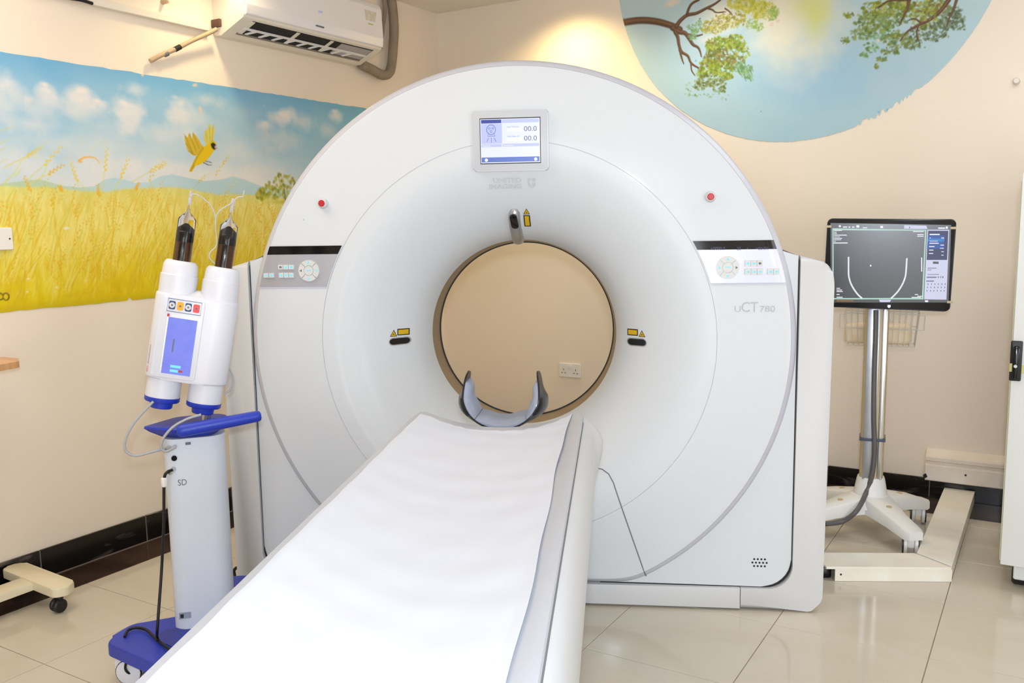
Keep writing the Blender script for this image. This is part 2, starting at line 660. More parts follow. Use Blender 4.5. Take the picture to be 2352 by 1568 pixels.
for j in range(9):
    x0 = WX + 0.012 + TX * j
    MB().box((x0 + TX / 2, WY - 0.009, 0.049), (TX - 0.006, 0.010, 0.098), 0.001, 1).build('skirting_tile', m_skirt, sk, smooth=0)


# ================================================================== CT GANTRY
ZC, RS, RR = 0.980, 0.706, 0.977
PROF = np.array([(0.350, 0.388), (0.352, 0.335), (0.359, 0.285), (0.372, 0.235), (0.392, 0.188), (0.425, 0.138), (0.470, 0.090),
                 (0.520, 0.050), (0.570, 0.019), (0.610, 0.002), (0.650, -0.009), (0.690, -0.0135), (0.706, -0.0142), (0.780, -0.0140),
                 (0.870, -0.0118), (0.930, -0.0098), (0.958, -0.0085), (0.977, 0.008)])
_r = np.linspace(0.350, 0.977, 1200)


def _hermite(x, y, q):
    h = np.diff(x)
    d = np.diff(y) / h
    t = np.zeros_like(x)
    t[1:-1] = (d[:-1] * h[1:] + d[1:] * h[:-1]) / (h[:-1] + h[1:])
    t[0], t[-1] = d[0], d[-1]
    i = np.clip(np.searchsorted(x, q) - 1, 0, len(x) - 2)
    s = (q - x[i]) / h[i]
    return ((1 + 2 * s) * (1 - s) ** 2 * y[i] + s * (1 - s) ** 2 * h[i] * t[i] + s * s * (3 - 2 * s) * y[i + 1] +
            s * s * (s - 1) * h[i] * t[i + 1])


_v = _hermite(PROF[:, 0], PROF[:, 1], _r)


def vprof(r):
    return np.interp(r, _r, _v)


def rim_r(th):
    """outline radius, th measured from straight up; the bottom of the disc is cut flat above the plinth"""
    c = -np.cos(th)
    flat = np.where(c > 0.3, (ZC - 0.093) / np.maximum(c, 0.3), 9.0)
    k = 90.0
    return -np.log(np.exp(-k * RR) + np.exp(-k * np.minimum(flat, 2.0))) / k


def surf(u, z):
    u, z = np.asarray(u, float), np.asarray(z, float)
    r = np.hypot(u, z - ZC)
    th = np.arctan2(u, z - ZC)
    R = rim_r(th)
    t = RS + (r - RS) / (R - RS) * (RR - RS)
    return vprof(np.where(r <= RS, r, np.minimum(t, RR)))


def hit(x, y):
    """point of the gantry front met by the sight line through a pixel, gantry coordinates"""
    d = ray(x, y)
    D = np.array([d @ GX, d @ GY, d[2]])
    ts = np.linspace(2.6, 3.8, 6000)[:, None]
    P = CG[None] + ts * (D / D[1])[None]
    g = P[:, 1] - surf(P[:, 0], P[:, 2])
    return P[int(np.argmax(g > 0))]


gan = thing('ct_scanner', 'large white round ring-shaped CT scanner with a wide bore in the middle of the room', 'CT scanner',
            tuple(GO), GA)


def ring(r_fn, N=200):
    """rows of radius functions of theta -> closed ring surface"""
    th = np.linspace(0, 2 * PI, N, endpoint=False)
    rows = []
    for f in r_fn:
        r, v = f(th)
        rows.append(np.stack([r * np.sin(th), v * np.ones_like(th), ZC + r * np.cos(th)], -1))
    return np.array(rows)


def ring_row(t):
    """t in 0..1 from seam radius to rim radius, following the flattened outline"""
    def f(th):
        R = rim_r(th)
        r = RS + t * (R - RS)
        return r, vprof(RS + t * (RR - RS)) * np.ones_like(th)
    return f


def const_row(r, v=None):
    return lambda th: (r * np.ones_like(th), (vprof(r) if v is None else v) * np.ones_like(th))


t_rim = (0.958 - RS) / (RR - RS)
g = 0.0011
rows = [lambda th: (RS + g + 0 * th, vprof(RS) + 0.010 + 0 * th)] + \
       [ring_row(t) for t in np.linspace(g / (RR - RS), t_rim - 0.004, 16)] + \
       [lambda th: ring_row(t_rim - 0.004)(th)[0:1] + (0.02 + 0 * th,)]
MB().grid(ring(rows, 240), True).build('outer_ring', m_white, gan, smooth=50)
rows = [const_row(r) for r in np.concatenate([np.linspace(0.359, 0.47, 14), np.linspace(0.48, RS - g, 16)])] + \
       [const_row(RS - g, vprof(RS) + 0.010)]
MB().grid(ring(rows, 200), True).build('bore_funnel', m_white, gan, smooth=60)
MB().grid(ring([const_row(RS - 0.01, vprof(RS) + 0.0025), const_row(RS + 0.01, vprof(RS) + 0.0025)], 200), True).build('ring_seam', m_seaml, gan)
# grey trim around the edge of the disc
rows = [ring_row(t_rim - 0.002), ring_row(t_rim + 0.25 * (1 - t_rim)), ring_row(t_rim + 0.6 * (1 - t_rim)), ring_row(1.0),
        lambda th: (rim_r(th) + 0.001, 0.03 + 0 * th), lambda th: (rim_r(th) - 0.02, 0.05 + 0 * th)]
MB().grid(ring(rows, 240), True).build('edge_trim', m_rim, gan, smooth=60)
# bore wall, its dark edge, and the flare at the back
MB().grid(ring([const_row(0.359, vprof(0.359)), const_row(0.355, 0.305), const_row(0.352, 0.335), const_row(0.350, 0.385)], 160), True).build('bore_liner', m_liner, gan, smooth=60)
MB().grid(ring([const_row(0.350, 0.385), const_row(0.3455, 0.387), const_row(0.3455, 0.394), const_row(0.351, 0.397)], 160), True).build('liner_edge', m_gap, gan)
MB().grid(ring([const_row(0.350, 0.396), const_row(0.375, 0.46), const_row(0.43, 0.58), const_row(0.52, 0.74), const_row(0.62, 0.86)], 120), True).build('rear_flare', m_white2, gan, smooth=60)
# body behind the disc
def body_r(th):
    return np.minimum(rim_r(th) - 0.03, 0.94)


rows = [lambda th: (body_r(th) * 0.97, 0.03 + 0 * th), lambda th: (body_r(th), 0.06 + 0 * th), lambda th: (body_r(th), 0.80 + 0 * th),
        lambda th: (body_r(th) - 0.05, 0.86 + 0 * th), lambda th: (0.62 + 0 * th, 0.86 + 0 * th)]
MB().grid(ring(rows, 160), True).build('rear_housing', m_white2, gan, smooth=40)

# side covers, corner panels and plinth
for s in (-1, 1):
    def mir(p):
        return [(s * a, b) for a, b in p]
    arc = fillet([(0.985, 1.27), (0.985, 0.0845), (0.805, 0.0845)], [0, 0.105, 0], 8)[1:-1]
    big = fillet([(0.80, 1.333), (1.086, 1.248), (1.0985, 1.19), (1.091, 0.045), (1.052, 0.004), (0.805, 0.004)],
                 [0, 0.045, 0.3, 0.05, 0.03, 0], 5)[1:-1]
    poly = [(0.985, 1.278)] + big[0:] + [(0.805, 0.004), (0.805, 0.0845)] + arc[::-1]
    MB().prism(mir(poly), 0.004, 0.84, 'y', 0.022, 3, False, lambda c: abs(c.x) > 1.02 or c.z > 1.24 or (c.z < 0.02 and abs(c.x) > 0.9)).build('side_cover', m_white2, gan, smooth=50)
    th = np.linspace(math.radians(30), math.radians(162), 40)
    inner = [(0.90 * math.sin(a), ZC + 0.90 * math.cos(a)) for a in th]
    ap = fillet([(0.981, 1.279), (0.981, 0.0885), (0.30, 0.0885)], [0, 0.103, 0], 8)
    poly = [(0.78, 1.339)] + ap + [(0.30, ZC + 0.90 * math.cos(math.radians(160)))] + \
           [(0.90 * math.sin(a), ZC + 0.90 * math.cos(a)) for a in np.linspace(math.radians(158), math.radians(66), 40)]
    MB().prism(mir(poly), 0.016, 0.80, 'y', 0.003, 1).build('corner_panel', m_white, gan, smooth=40)
    # dark gap behind the cover joints
    gp = [(0.9875, 1.262), (0.9875, 0.082), (0.3, 0.082), (0.3, 0.0905), (0.9785, 0.0905), (0.9785, 1.262)]
    gp = fillet(gp, [0, 0.104, 0, 0, 0.098, 0], 8)
    MB().prism(mir(gp), 0.022, 0.045, 'y').build('cover_joint', m_gap, gan, smooth=0)
MB().prism([(-0.803, 0.008), (0.803, 0.008), (0.803, 0.0835), (-0.803, 0.0835)], 0.002, 0.4, 'y', 0.003, 2).build('plinth', m_white2, gan, smooth=30)
MB().prism([(-0.98, 0.0), (0.98, 0.0), (0.98, 0.09), (-0.98, 0.09)], 0.03, 0.45, 'y').build('plinth_core', m_gap, gan, smooth=0)

# vent holes in the right corner panel
vm = MB()
for row, (n, dz) in enumerate(((4, 0.013), (5, 0), (4, -0.013))):
    for k in range(n):
        q = g_plane(1745, 1293, 0.011)
        vm.cyl((q[0] + (k - (n - 1) / 2) * 0.0125, 0.0155, q[2] + dz), (q[0] + (k - (n - 1) / 2) * 0.0125, 0.019, q[2] + dz), 0.0038, n=10)
vm.build('vent_hole', m_gap, gan, smooth=0)


def on_surf(mb, lift):
    """wrap flat (u, -, z) geometry on the gantry front, its own y kept as extra height"""
    def f(p):
        return (p[0], float(surf(p[0], p[2])) - lift + p[1], p[2])
    return mb.fn(f)


def surf_line(pix, r, lift=0.0, uz=None):
    pts = uz if uz is not None else [hit(*p)[[0, 2]] for p in pix]
    # densify
    out = []
    for a, b in zip(pts[:-1], pts[1:]):
        n = max(2, int(np.hypot(*(np.array(b) - a)) / 0.02))
        for k in range(n):
            out.append(np.array(a) + (np.array(b) - a) * k / n)
    out.append(np.array(pts[-1]))
    return MB().tube([(p[0], float(surf(p[0], p[1])) - lift, p[1]) for p in out], r, 6, sub=1)


# service flap lines, low on the front
for s in (-1, 1):
    q = [hit(*p) for p in ((1366, 1074), (1383, 1077), (1398, 1088), (1409, 1108), (1446, 1217), (1484, 1322))]
    surf_line(None, 0.0022, 0.0, [(s * a[0], a[2]) for a in q]).build('flap_seam', m_seam, gan)


def plate(u0f, u1f, z0, z1, lift, name, m, parent, nu=24, nz=8, depth=0.008):
    """panel hugging the gantry front between two side curves u0f(z), u1f(z)"""
    Z = np.linspace(z0, z1, nz)
    P = np.zeros((nz, nu, 3))
    for i, z in enumerate(Z):
        U = np.linspace(u0f(z), u1f(z), nu)
        P[i] = np.stack([U, surf(U, z) - lift, np.full(nu, z)], -1)
    return MB().slab(P, np.array([0, depth, 0])).build(name, m, parent, smooth=30)


def circ_u(r):
    return lambda z: math.sqrt(max(r * r - (z - ZC) ** 2, 0))


def key(parent, u0, u1, z0, z1, glow, lift=0.010):
    P = np.zeros((2, 2, 3))
    for i, z in enumerate((z0, z1)):
        for j, u in enumerate((u0, u1)):
            P[i, j] = (u, float(surf(u, z)) - lift, z)
    k = MB().slab(P, np.array([0, 0.008, 0])).build('key', m_key, parent, smooth=0)
    cu, cz = (u0 + u1) / 2, (z0 + z1) / 2
    on_surf(MB().prism([(cu - 0.004, cz - 0.0035), (cu + 0.004, cz - 0.0035), (cu + 0.0055, cz), (cu + 0.003, cz + 0.004), (cu - 0.004, cz + 0.003)],
                       -0.0006, 0.001, 'y'), lift).build('key_symbol', glow, k, smooth=0)
    return k


def control(side):
    s = side
    zt, zm, zb = 1.332, 1.302, 1.187
    fin, fout = circ_u(RS + 0.006), circ_u(RR - 0.020)
    a, b = (lambda z: s * fin(z)), (lambda z: s * fout(z))
    pan = plate(a, b, zb, zm - 0.0005, 0.004, 'control_panel', m_silver, gan)
    plate(a, b, zb - 0.007, zb - 0.0005, 0.002, 'panel_lip', m_rim, gan, nz=2)
    bar = plate(a, b, zm, zt, 0.0035, 'display_strip', m_black, gan, nz=4)
    c = np.mean([hit(*p)[[0, 2]] for p in ([(1671, 588), (1671, 640)] if s > 0 else [(711, 597), (711, 645)])], 0)
    # jog ring: four sectors around a centre button
    for k in range(4):
        a0 = PI / 4 + k * PI / 2 + 0.03
        A = np.linspace(a0, a0 + PI / 2 - 0.06, 9)
        P = np.zeros((3, 9, 3))
        for i, r in enumerate((0.0185, 0.028, 0.0385)):
            P[i] = np.stack([c[0] + r * np.cos(A), 0 * A, c[1] + r * np.sin(A)], -1)
        P[:, :, 1] = surf(P[:, :, 0], P[:, :, 2]) - 0.010
        d = MB().slab(P, np.array([0, 0.007, 0])).build('jog_key', m_key, pan, smooth=0)
        am = a0 + PI / 4 - 0.03
        cu, cz = c[0] + 0.029 * math.cos(am), c[1] + 0.029 * math.sin(am)
        e = np.array([math.cos(am), math.sin(am)])
        n = np.array([-e[1], e[0]])
        tri = [np.array([cu, cz]) + e * 0.005, np.array([cu, cz]) - e * 0.003 + n * 0.005, np.array([cu, cz]) - e * 0.003 - n * 0.005]
        on_surf(MB().prism([tuple(q) for q in tri], -0.0006, 0.001, 'y'), 0.010).build('jog_arrow', m_inkg if (k == 3 and s > 0) or (k == 1 and s < 0) else m_led, pan, smooth=0)
    A = np.linspace(0, 2 * PI, 24, endpoint=False)
    on_surf(MB().prism([(c[0] + 0.0175 * math.cos(t), c[1] + 0.0175 * math.sin(t)) for t in A], 0, 0.007, 'y'), 0.010).build('jog_centre', m_key, pan, smooth=0)
    on_surf(MB().prism([(c[0] - 0.008, c[1]), (c[0] + 0.008, c[1]), (c[0] + 0.008, c[1] + 0.003), (c[0] - 0.008, c[1] + 0.003)], 0, 0.001, 'y'), 0.0108).build('centre_mark', m_led, pan, smooth=0)
    rows_ = [((1710, 598), (1751, 611), 3), ((1710, 617), (1752, 630), 3), ((1762, 617), (1789, 630), 2)] if s > 0 else \
            [((640, 608), (677, 618), 3), ((642, 626), (677, 637), 3), ((607, 627), (632, 637), 2)]
    for (p, q, n) in rows_:
        A_, B_ = hit(*p), hit(*q)
        w = (B_[0] - A_[0]) / n
        for k in range(n):
            odd = (n == 3 and p[1] < 612 and ((k == 2 and s > 0) or (k == 0 and s < 0)))
            key(pan, A_[0] + w * k + 0.0008, A_[0] + w * (k + 1) - 0.0008, B_[2], A_[2], m_inkg if odd else m_led)
    # dim digits in the black strip
    if s > 0:
        for px, body in ((1640, '+0000.0'), (1700, '25'), (1722, '+'), (1743, '+00.0%')):
            q = hit(px - 8, 574)
            t = text_mb(body, 0.011).fn(lambda p: (q[0] + p[0], 0, q[2] + p[1]))
            on_surf(t, 0.0042).build('dim_digits', m_ledw, bar, smooth=0)
    # emergency stop button above
    q = hit(*((1631, 452) if s > 0 else (743, 467)))
    p0 = Vector((q[0], q[1] + 0.004, q[2]))
    p1 = Vector((q[0], q[1] - 0.022, q[2]))
    col_ = MB().revolve(p0, p1, [(0, 0.0185), (0.5, 0.0185), (0.85, 0.016), (1.0, 0.0135)], 28).build('stop_button_collar', m_white, gan)
    MB().revolve(Vector((q[0], q[1] - 0.018, q[2])), Vector((q[0], q[1] - 0.026, q[2])), [(0, 0.0118), (0.7, 0.0118), (1, 0.0095)], 24).build('stop_button', m_red, col_)


control(-1)
control(1)

# round front display screen
sc = [hit(*p) for p in ((1089, 260), (1257, 254), (1259, 389), (1093, 392))]
sw, sh = 0.262, 0.205
ctr = np.mean(sc, 0)
vt = np.array([0, -(float(surf(0, ctr[2] + 0.1)) - float(surf(0, ctr[2] - 0.1))), 0])
tilt = math.radians(2.0)
MS = Matrix.Translation(Vector((ctr[0], ctr[1] - 0.010, ctr[2]))) @ Matrix.Rotation(tilt, 4, 'X')


def scr_poly(poly, y0, y1, bev=0):
    return MB().prism(poly, y0, y1, 'y', bev, 2).xf(MS)


def rect(x0, x1, z0, z1):
    return [(x0, z0), (x1, z0), (x1, z1), (x0, z1)]


hw, hh = sw / 2, sh / 2
bez = scr_poly(fillet(rect(-hw, hw, -hh, hh), 0.012, 5), -0.012, 0.030, 0.004).build('display_bezel', m_bezel, gan)
SX = lambda px: (px - 1174.5) / 168 * sw                    # horizontal place on the screen
SZ = lambda py, px=1174: -((py - 323.5) + (px - 1174.5) * 0.029) / 135 * sh


def srect(px0, px1, py0, py1, m, name, y=-0.0135):
    c = (px0 + px1) / 2
    return scr_poly(rect(SX(px0), SX(px1), SZ(py1), SZ(py0)), y, -0.010).build(name, m, bez, smooth=0)


srect(1106.5, 1241.5, 272.5, 374.5, m_gap, 'screen_border', -0.0124)
srect(1108, 1240, 274.5, 372.5, m_lcd, 'screen', -0.0128)
srect(1110, 1155, 276, 284, m_lcd4, 'screen_title', -0.0133)
srect(1156, 1238, 276, 284, m_lcd2, 'screen_tab', -0.0133)
srect(1109.5, 1156, 285, 329, m_lcd2, 'screen_figure_panel', -0.0131)
srect(1109.5, 1155, 330, 336.5, m_lcd2, 'screen_heading', -0.0133)
srect(1157, 1238, 330, 336.5, m_lcd2, 'screen_heading', -0.0133)
srect(1109.5, 1238.5, 359.5, 370.5, m_lcd3, 'screen_footer', -0.0133)
srect(1168, 1201, 296.5, 303, m_lcdw, 'screen_field', -0.0133)
srect(1168, 1201, 317.5, 324, m_lcdw, 'screen_field', -0.0133)


def stext(px, py, h, body, m, width=None, y=-0.0139):
    t = text_mb(body, h, width)
    x0, z0 = SX(px), SZ(py)
    t.fn(lambda p: (x0 + p[0], y, z0 + p[1])).xf(MS)
    return t.build('screen_text', m, bez, smooth=0)


stext(1205, 303, 0.017, '00.0', m_lcdg, 0.044)
stext(1205, 324, 0.017, '00.0', m_lcdg, 0.044)
stext(1168, 294, 0.0042, 'Scan Time (s)', m_lcd3, 0.038)
stext(1168, 315, 0.0042, 'Scan Delay (s)', m_lcd3, 0.040)
stext(1112, 335, 0.005, 'Position', m_lcdw, 0.028)
stext(1160, 335, 0.005, 'Procedure', m_lcdw, 0.034)
fg = MB()


def scr_tube(pts, r=0.0009):
    fg.tube([(SX(a), -0.0133, SZ(b)) for a, b in pts], r, 5, sub=1)


fg.tube([(SX(1132) + 0.0155 * math.cos(a), -0.0133, SZ(298) + 0.0165 * math.sin(a)) for a in np.linspace(0, 2 * PI, 20)[:-1]], 0.0010, 5, sub=1, closed=True)
for a, b in ((1128, 295), (1136, 295), (1132, 302)):
    fg.tube([(SX(a) + 0.0035 * math.cos(t), -0.0133, SZ(b) + 0.0035 * math.sin(t)) for t in np.linspace(0, 2 * PI, 9)[:-1]], 0.0008, 5, sub=1, closed=True)
for q in ([(1126, 307), (1124, 312), (1141, 312), (1138, 307)], [(1126, 316), (1122, 325)], [(1132, 316), (1132, 327)], [(1138, 316), (1143, 325)]):
    scr_tube(q)
fg.xf(MS).build('screen_figure', m_lcdg if False else m_lcd3, bez, smooth=0)
for px, m_ in ((1120, m_lcdw), (1230, m_lcdw)):
    A = np.linspace(0, 2 * PI, 16, endpoint=False)
    scr_poly([(SX(px) + 0.0055 * math.cos(t), SZ(365.5) + 0.0055 * math.sin(t)) for t in A], -0.0139, -0.012).build('screen_icon', m_, bez, smooth=0)

# lettering and emblem under the screen
for body, px0, px1, py in (('UNITED', 1133, 1198, 420), ('IMAGING', 1124, 1199, 434)):
    a, b = hit(px0, py), hit(px1, py)
    t = text_mb(body, 0.0165, b[0] - a[0], bold=0.03).fn(lambda p: (a[0] + p[0], 0, a[2] + p[1]))
    on_surf(t, 0.0012).build('maker_lettering', m_print, gan, smooth=0)
e0, e1 = hit(1211, 409), hit(1230, 409)
ew = e1[0] - e0[0]
eh = e0[2] - hit(1220, 432)[2]
sh_ = lambda pts: on_surf(MB().prism([(e0[0] + a * ew, e0[2] - b * eh) for a, b in pts], 0, 0.002, 'y'), 0.0012)
sh_([(0, 0), (0.44, 0), (0.44, 0.22), (0.30, 0.22), (0.30, 0.62), (0.44, 0.74), (0.44, 1.0), (0.2, 0.9), (0.05, 0.72), (0, 0.5)]).build('maker_emblem', m_print, gan, smooth=0)
sh_([(0.54, 0), (1, 0), (1, 0.34), (0.54, 0.34)]).build('maker_emblem', m_print, gan, smooth=0)
sh_([(0.54, 0.46), (1, 0.46), (1, 0.56), (0.95, 0.72), (0.8, 0.9), (0.54, 1.0)]).build('maker_emblem', m_print, gan, smooth=0)
for body, px0, px1, py, h in (('U', 1687, 1701, 716, 0.0215), ('CT', 1703, 1741, 716, 0.036), ('780', 1745, 1780, 716, 0.022)):
    a, b = hit(px0, py), hit(px1, py)
    t = text_mb(body, h, b[0] - a[0]).fn(lambda p: (a[0] + p[0], 0, a[2] + p[1]))
    on_surf(t, 0.0012).build('model_lettering', m_print2, gan, smooth=0)


# laser windows and warning labels around the bore
def label_rect(c4, parent, vertical=False):
    q = [hit(*p) for p in c4]
    P = np.array([[q[3], q[2]], [q[0], q[1]]])
    n = 5
    G = np.zeros((n, n, 3))
    for i in range(n):
        for j in range(n):
            s_, t_ = j / (n - 1), i / (n - 1)
            G[i, j] = (P[0, 0] * (1 - s_) + P[0, 1] * s_) * (1 - t_) + (P[1, 0] * (1 - s_) + P[1, 1] * s_) * t_

    def lay(G, k, lift, name, m, par):
        c = G.mean((0, 1))
        H = c + (G - c) * k
        H[:, :, 1] = surf(H[:, :, 0], H[:, :, 2]) - lift
        return MB().slab(H, np.array([0, 0.003, 0])).build(name, m, par, smooth=0)
    o = lay(G, 1.0, 0.0015, 'warning_label', m_ink, parent)
    lay(G, np.array([0.84, 1, 0.70]) if not vertical else np.array([0.68, 1, 0.85]), 0.0022, 'label_field', m_yel, o)
    return o


def label_tri(c3, parent):
    q = np.array([hit(*p) for p in c3])
    for k, lift, name, m in ((1.0, 0.0015, 'warning_triangle', m_ink), (0.74, 0.0022, 'triangle_field', m_yel), (0.22, 0.0030, 'triangle_symbol', m_ink)):
        c = q.mean(0)
        H = c + (q - c) * k
        H[:, 1] = surf(H[:, 0], H[:, 2]) - lift
        b = MB()
        b.add(list(H) + list(H + np.array([0, 0.002, 0])), [(0, 1, 2), (3, 5, 4), (0, 3, 4, 1), (1, 4, 5, 2), (2, 5, 3, 0)])
        o = b.build(name, m, parent, smooth=0)
        if k == 1.0:
            parent = o


label_rect(((913, 755), (941, 753), (941, 768), (913, 770)), gan)
label_tri(((905, 757), (896, 773), (912, 772)), gan)
label_rect(((1441, 754), (1465, 756), (1465, 771), (1441, 769)), gan)
label_tri(((1474, 758), (1467, 773), (1482, 774)), gan)
label_rect(((1202, 494), (1217, 494), (1220, 520), (1205, 520)), gan, True)
label_tri(((1209, 479), (1202, 492), (1217, 492)), gan)


def capsule(p, q, hwid, n=8):
    """outline of a rounded slot between two (u,z) ends"""
    p, q = np.array(p), np.array(q)
    d = (q - p) / np.linalg.norm(q - p)
    nrm = np.array([-d[1], d[0]])
    out = []
    for t in np.linspace(-PI / 2, PI / 2, n):
        out.append(q + (d * math.cos(t) + nrm * math.sin(t)) * hwid)
    for t in np.linspace(PI / 2, 3 * PI / 2, n):
        out.append(p + (d * math.cos(t) + nrm * math.sin(t)) * hwid)
    return [tuple(o) for o in out]


for pa, pb in (((905, 784), (934, 781)), ((1449, 784), (1475, 786))):
    a, b = hit(*pa)[[0, 2]], hit(*pb)[[0, 2]]
    w = on_surf(MB().prism(capsule(a, b, 0.0145, 10), 0, 0.006, 'y', 0.0), 0.004).build('laser_window', m_alu, gan)
    on_surf(MB().prism(capsule(a, b, 0.0112, 10), 0, 0.006, 'y', 0.0), 0.0062).build('laser_glass', m_black, w)
# camera pod over the bore: silver tongue hanging down into the bore edge
pts = []
pod = [(1181, 479, 0.022), (1181, 486, 0.034), (1181, 496, 0.038), (1183, 515, 0.038), (1186, 530, 0.038), (1189, 543, 0.038), (1191, 551, 0.038)]
grid = []
for x, y, w in pod:
    q = hit(x, y)
    row = []
    for k in np.linspace(-1, 1, 11):
        u = q[0] + k * w * 0.62
        bulge = 0.026 * math.sqrt(max(0, 1 - k * k)) * (0.55 if y < 484 else 1.0)
        nr = np.array([0, -0.75, -0.65])
        row.append(np.array([u, float(surf(u, q[2])) + 0.006, q[2]]) + nr * bulge)
    grid.append(row)
top = [np.array([hit(1181, 476)[0], hit(1181, 476)[1] + 0.004, hit(1181, 476)[2]])] * 11
grid = [top] + grid
podo = MB().slab(np.array(grid), np.array([0, 0.02, 0.006])).build('camera_pod', m_alu, gan, smooth=60)
a, b = g_of(on_plane(1180, 493, GO + GY * (hit(1180, 493)[1] - 0.02), GY)), g_of(on_plane(1183, 520, GO + GY * (hit(1183, 520)[1] - 0.022), GY))
win = []
for (x, y) in ((1180, 490), (1183, 521)):
    q = hit(x, y)
    win.append(np.array([q[0], q[1], q[2]]) + np.array([0, -0.021, -0.015]))
cc = MB().prism(capsule((0, 0), (0, -0.046), 0.0135, 9), -0.004, 0.004, 'y', 0.002)
ang = math.atan2(win[1][1] - win[0][1], win[0][2] - win[1][2])
cc.xf(Matrix.Translation(Vector(win[0])) @ Matrix.Rotation(ang, 4, 'X') @ Matrix.Rotation(-0.06, 4, 'Y')).build('camera_lens', m_black, podo)
# status light dot
q = hit(697, 504)
MB().sphere((q[0], q[1], q[2]), 0.003, 8, 6).build('status_light', m_grn_em, gan)


# ================================================================== PATIENT TABLE (same axes as the gantry)
TOFF = np.array([0, -1.5, 0])
tab = thing('patient_table', 'long grey patient table running from the scanner towards the viewer', 'patient table', tuple(GO + GY * -1.5), GA)
TZ, TW, T_END, T_NEAR = 0.820, 0.2600, -0.455, -2.75


def table_z(u):
    return TZ - 0.046 * np.maximum(0, 1 - (np.asarray(u) / 0.235) ** 2)


vv = np.concatenate([np.linspace(T_NEAR, -0.62, 18), np.linspace(-0.58, T_END, 6)])
secs = []
for v in vv:
    k = 1 - 0.05 * max(0, (v + 0.60) / 0.185) ** 2
    us = np.concatenate([np.linspace(-0.236, 0.236, 29)])
    top = [(u, float(table_z(u))) for u in us]
    sec = top + [(0.2475, TZ + 0.002), (0.2575, TZ + 0.001), (TW, TZ - 0.003), (TW - 0.001, TZ - 0.04), (0.20, TZ - 0.085), (0.0, TZ - 0.10),
                 (-0.20, TZ - 0.085), (-TW + 0.001, TZ - 0.04), (-TW - 0.002, TZ - 0.003), (-0.2595, TZ + 0.001), (-0.2475, TZ + 0.002)]
    secs.append([(u * k, v, z) for u, z in sec])
S = np.array(secs)
b = MB().grid(S, True)
n = S.shape[1]
b.f.append(tuple(range(n))[::-1])
b.f.append(tuple((len(vv) - 1) * n + k for k in range(n)))
cradle = b.build('table_top', m_table, tab, TOFF, smooth=50)
# fixed cover around the moving top, nose at the scanner end
vv = np.concatenate([np.linspace(T_NEAR - 0.02, -0.66, 16), np.linspace(-0.62, T_END - 0.002, 10)])
secs = []
base_r = np.array([(0.2605, TZ - 0.07), (0.2605, TZ - 0.008), (0.272, TZ - 0.012), (0.288, TZ - 0.035), (0.297, TZ - 0.08), (0.299, TZ - 0.12), (0.296, TZ - 0.18),
                   (0.285, 0.54), (0.262, 0.515), (0.20, 0.505)])
nose_r = np.array([(0.2605, TZ - 0.07), (0.2605, TZ - 0.004), (0.270, TZ - 0.010), (0.291, TZ - 0.028), (0.312, TZ - 0.054), (0.3205, TZ - 0.082), (0.318, TZ - 0.104),
                   (0.291, TZ - 0.128), (0.262, 0.53), (0.20, 0.52)])
for v in vv:
    k = max(0.0, min(1.0, (v + 0.60) / 0.13))
    k = k * k * (3 - 2 * k)
    sec = base_r * (1 - k) + nose_r * k
    if v > T_END - 0.03:
        e = (v - (T_END - 0.03)) / 0.03
        sec = sec.copy()
        sec[2:, 0] -= 0.010 * e * e
    full = [(u, z) for u, z in sec] + [(-u, z) for u, z in sec[::-1]]
    secs.append([(u, v, z) for u, z in full])
S = np.array(secs)
b = MB().grid(S, True)
n = S.shape[1]
b.f.append(tuple(range(n))[::-1])
b.f.append(tuple((len(vv) - 1) * n + k for k in range(n)))
b.build('table_cover', m_cover, tab, TOFF, smooth=50)
for s in (-1, 1):
    MB().tube([(s * 0.2610, T_NEAR, TZ - 0.0085), (s * 0.2610, T_END - 0.02, TZ - 0.0085)], 0.0018, 6, sub=1).build('cover_seam', m_seam, tab, TOFF)
MB().prism([(-0.246, 0.0), (0.246, 0.0), (0.235, 0.56), (-0.235, 0.56)], T_NEAR + 0.1, -0.06, 'y', 0.01, 2, True).build('pedestal', m_base, tab, TOFF, smooth=40)

# paper sheet lying along the table
NU, NV = 90, 420
V = np.linspace(T_END - 0.034, T_NEAR + 0.02, NV)
P = np.zeros((NV, NU, 3))
rw = np.random.default_rng(3)
for i, v in enumerate(V):
    left = -0.2430 + 0.001 * math.sin(v * 9) + 0.001 * math.sin(v * 31)
    right = 0.2185 + 0.0035 * math.sin(v * 4.3 + 2.6) + 0.002 * math.sin(v * 13) + 0.005 * max(0, (v + 0.75) / 0.3)
    if v > -0.52:
        left += 0.02 * ((v + 0.52) / 0.09) ** 2 * 0.5
    U = np.linspace(left, right, NU)
    Z = table_z(U) + 0.0032
    w1 = 0.0008 * np.sin(v * 46 + U * 17 + 1.5 * np.sin(U * 9 + v * 3)) * (0.4 + 0.6 * np.sin(v * 5 + 1) ** 2)
    w2 = 0.0005 * np.sin(v * 23 - U * 30)
    edge = np.clip((U - left) / 0.05, 0, 1) * np.clip((right - U) / 0.03, 0, 1)
    Z = Z + (w1 + w2 + 0.0012) * (0.25 + 0.75 * edge) + 0.004 * np.clip((U - right + 0.02) / 0.02, 0, 1) * (0.5 + 0.5 * math.sin(v * 6))
    vv_ = np.full(NU, v)
    if i == 0:
        jag = np.interp(np.linspace(0, 1, NU), np.linspace(0, 1, 30), rw.uniform(-0.011, 0.007, 30))
        jag = jag - 0.034 * np.sin(np.linspace(0, PI, NU)) + 0.030 * np.clip((np.linspace(0, 1, NU) - 0.9) / 0.1, 0, 1)
    fade = max(0, 1 - i / 12.0)
    P[i] = np.stack([U, vv_ + jag * fade, Z], -1)
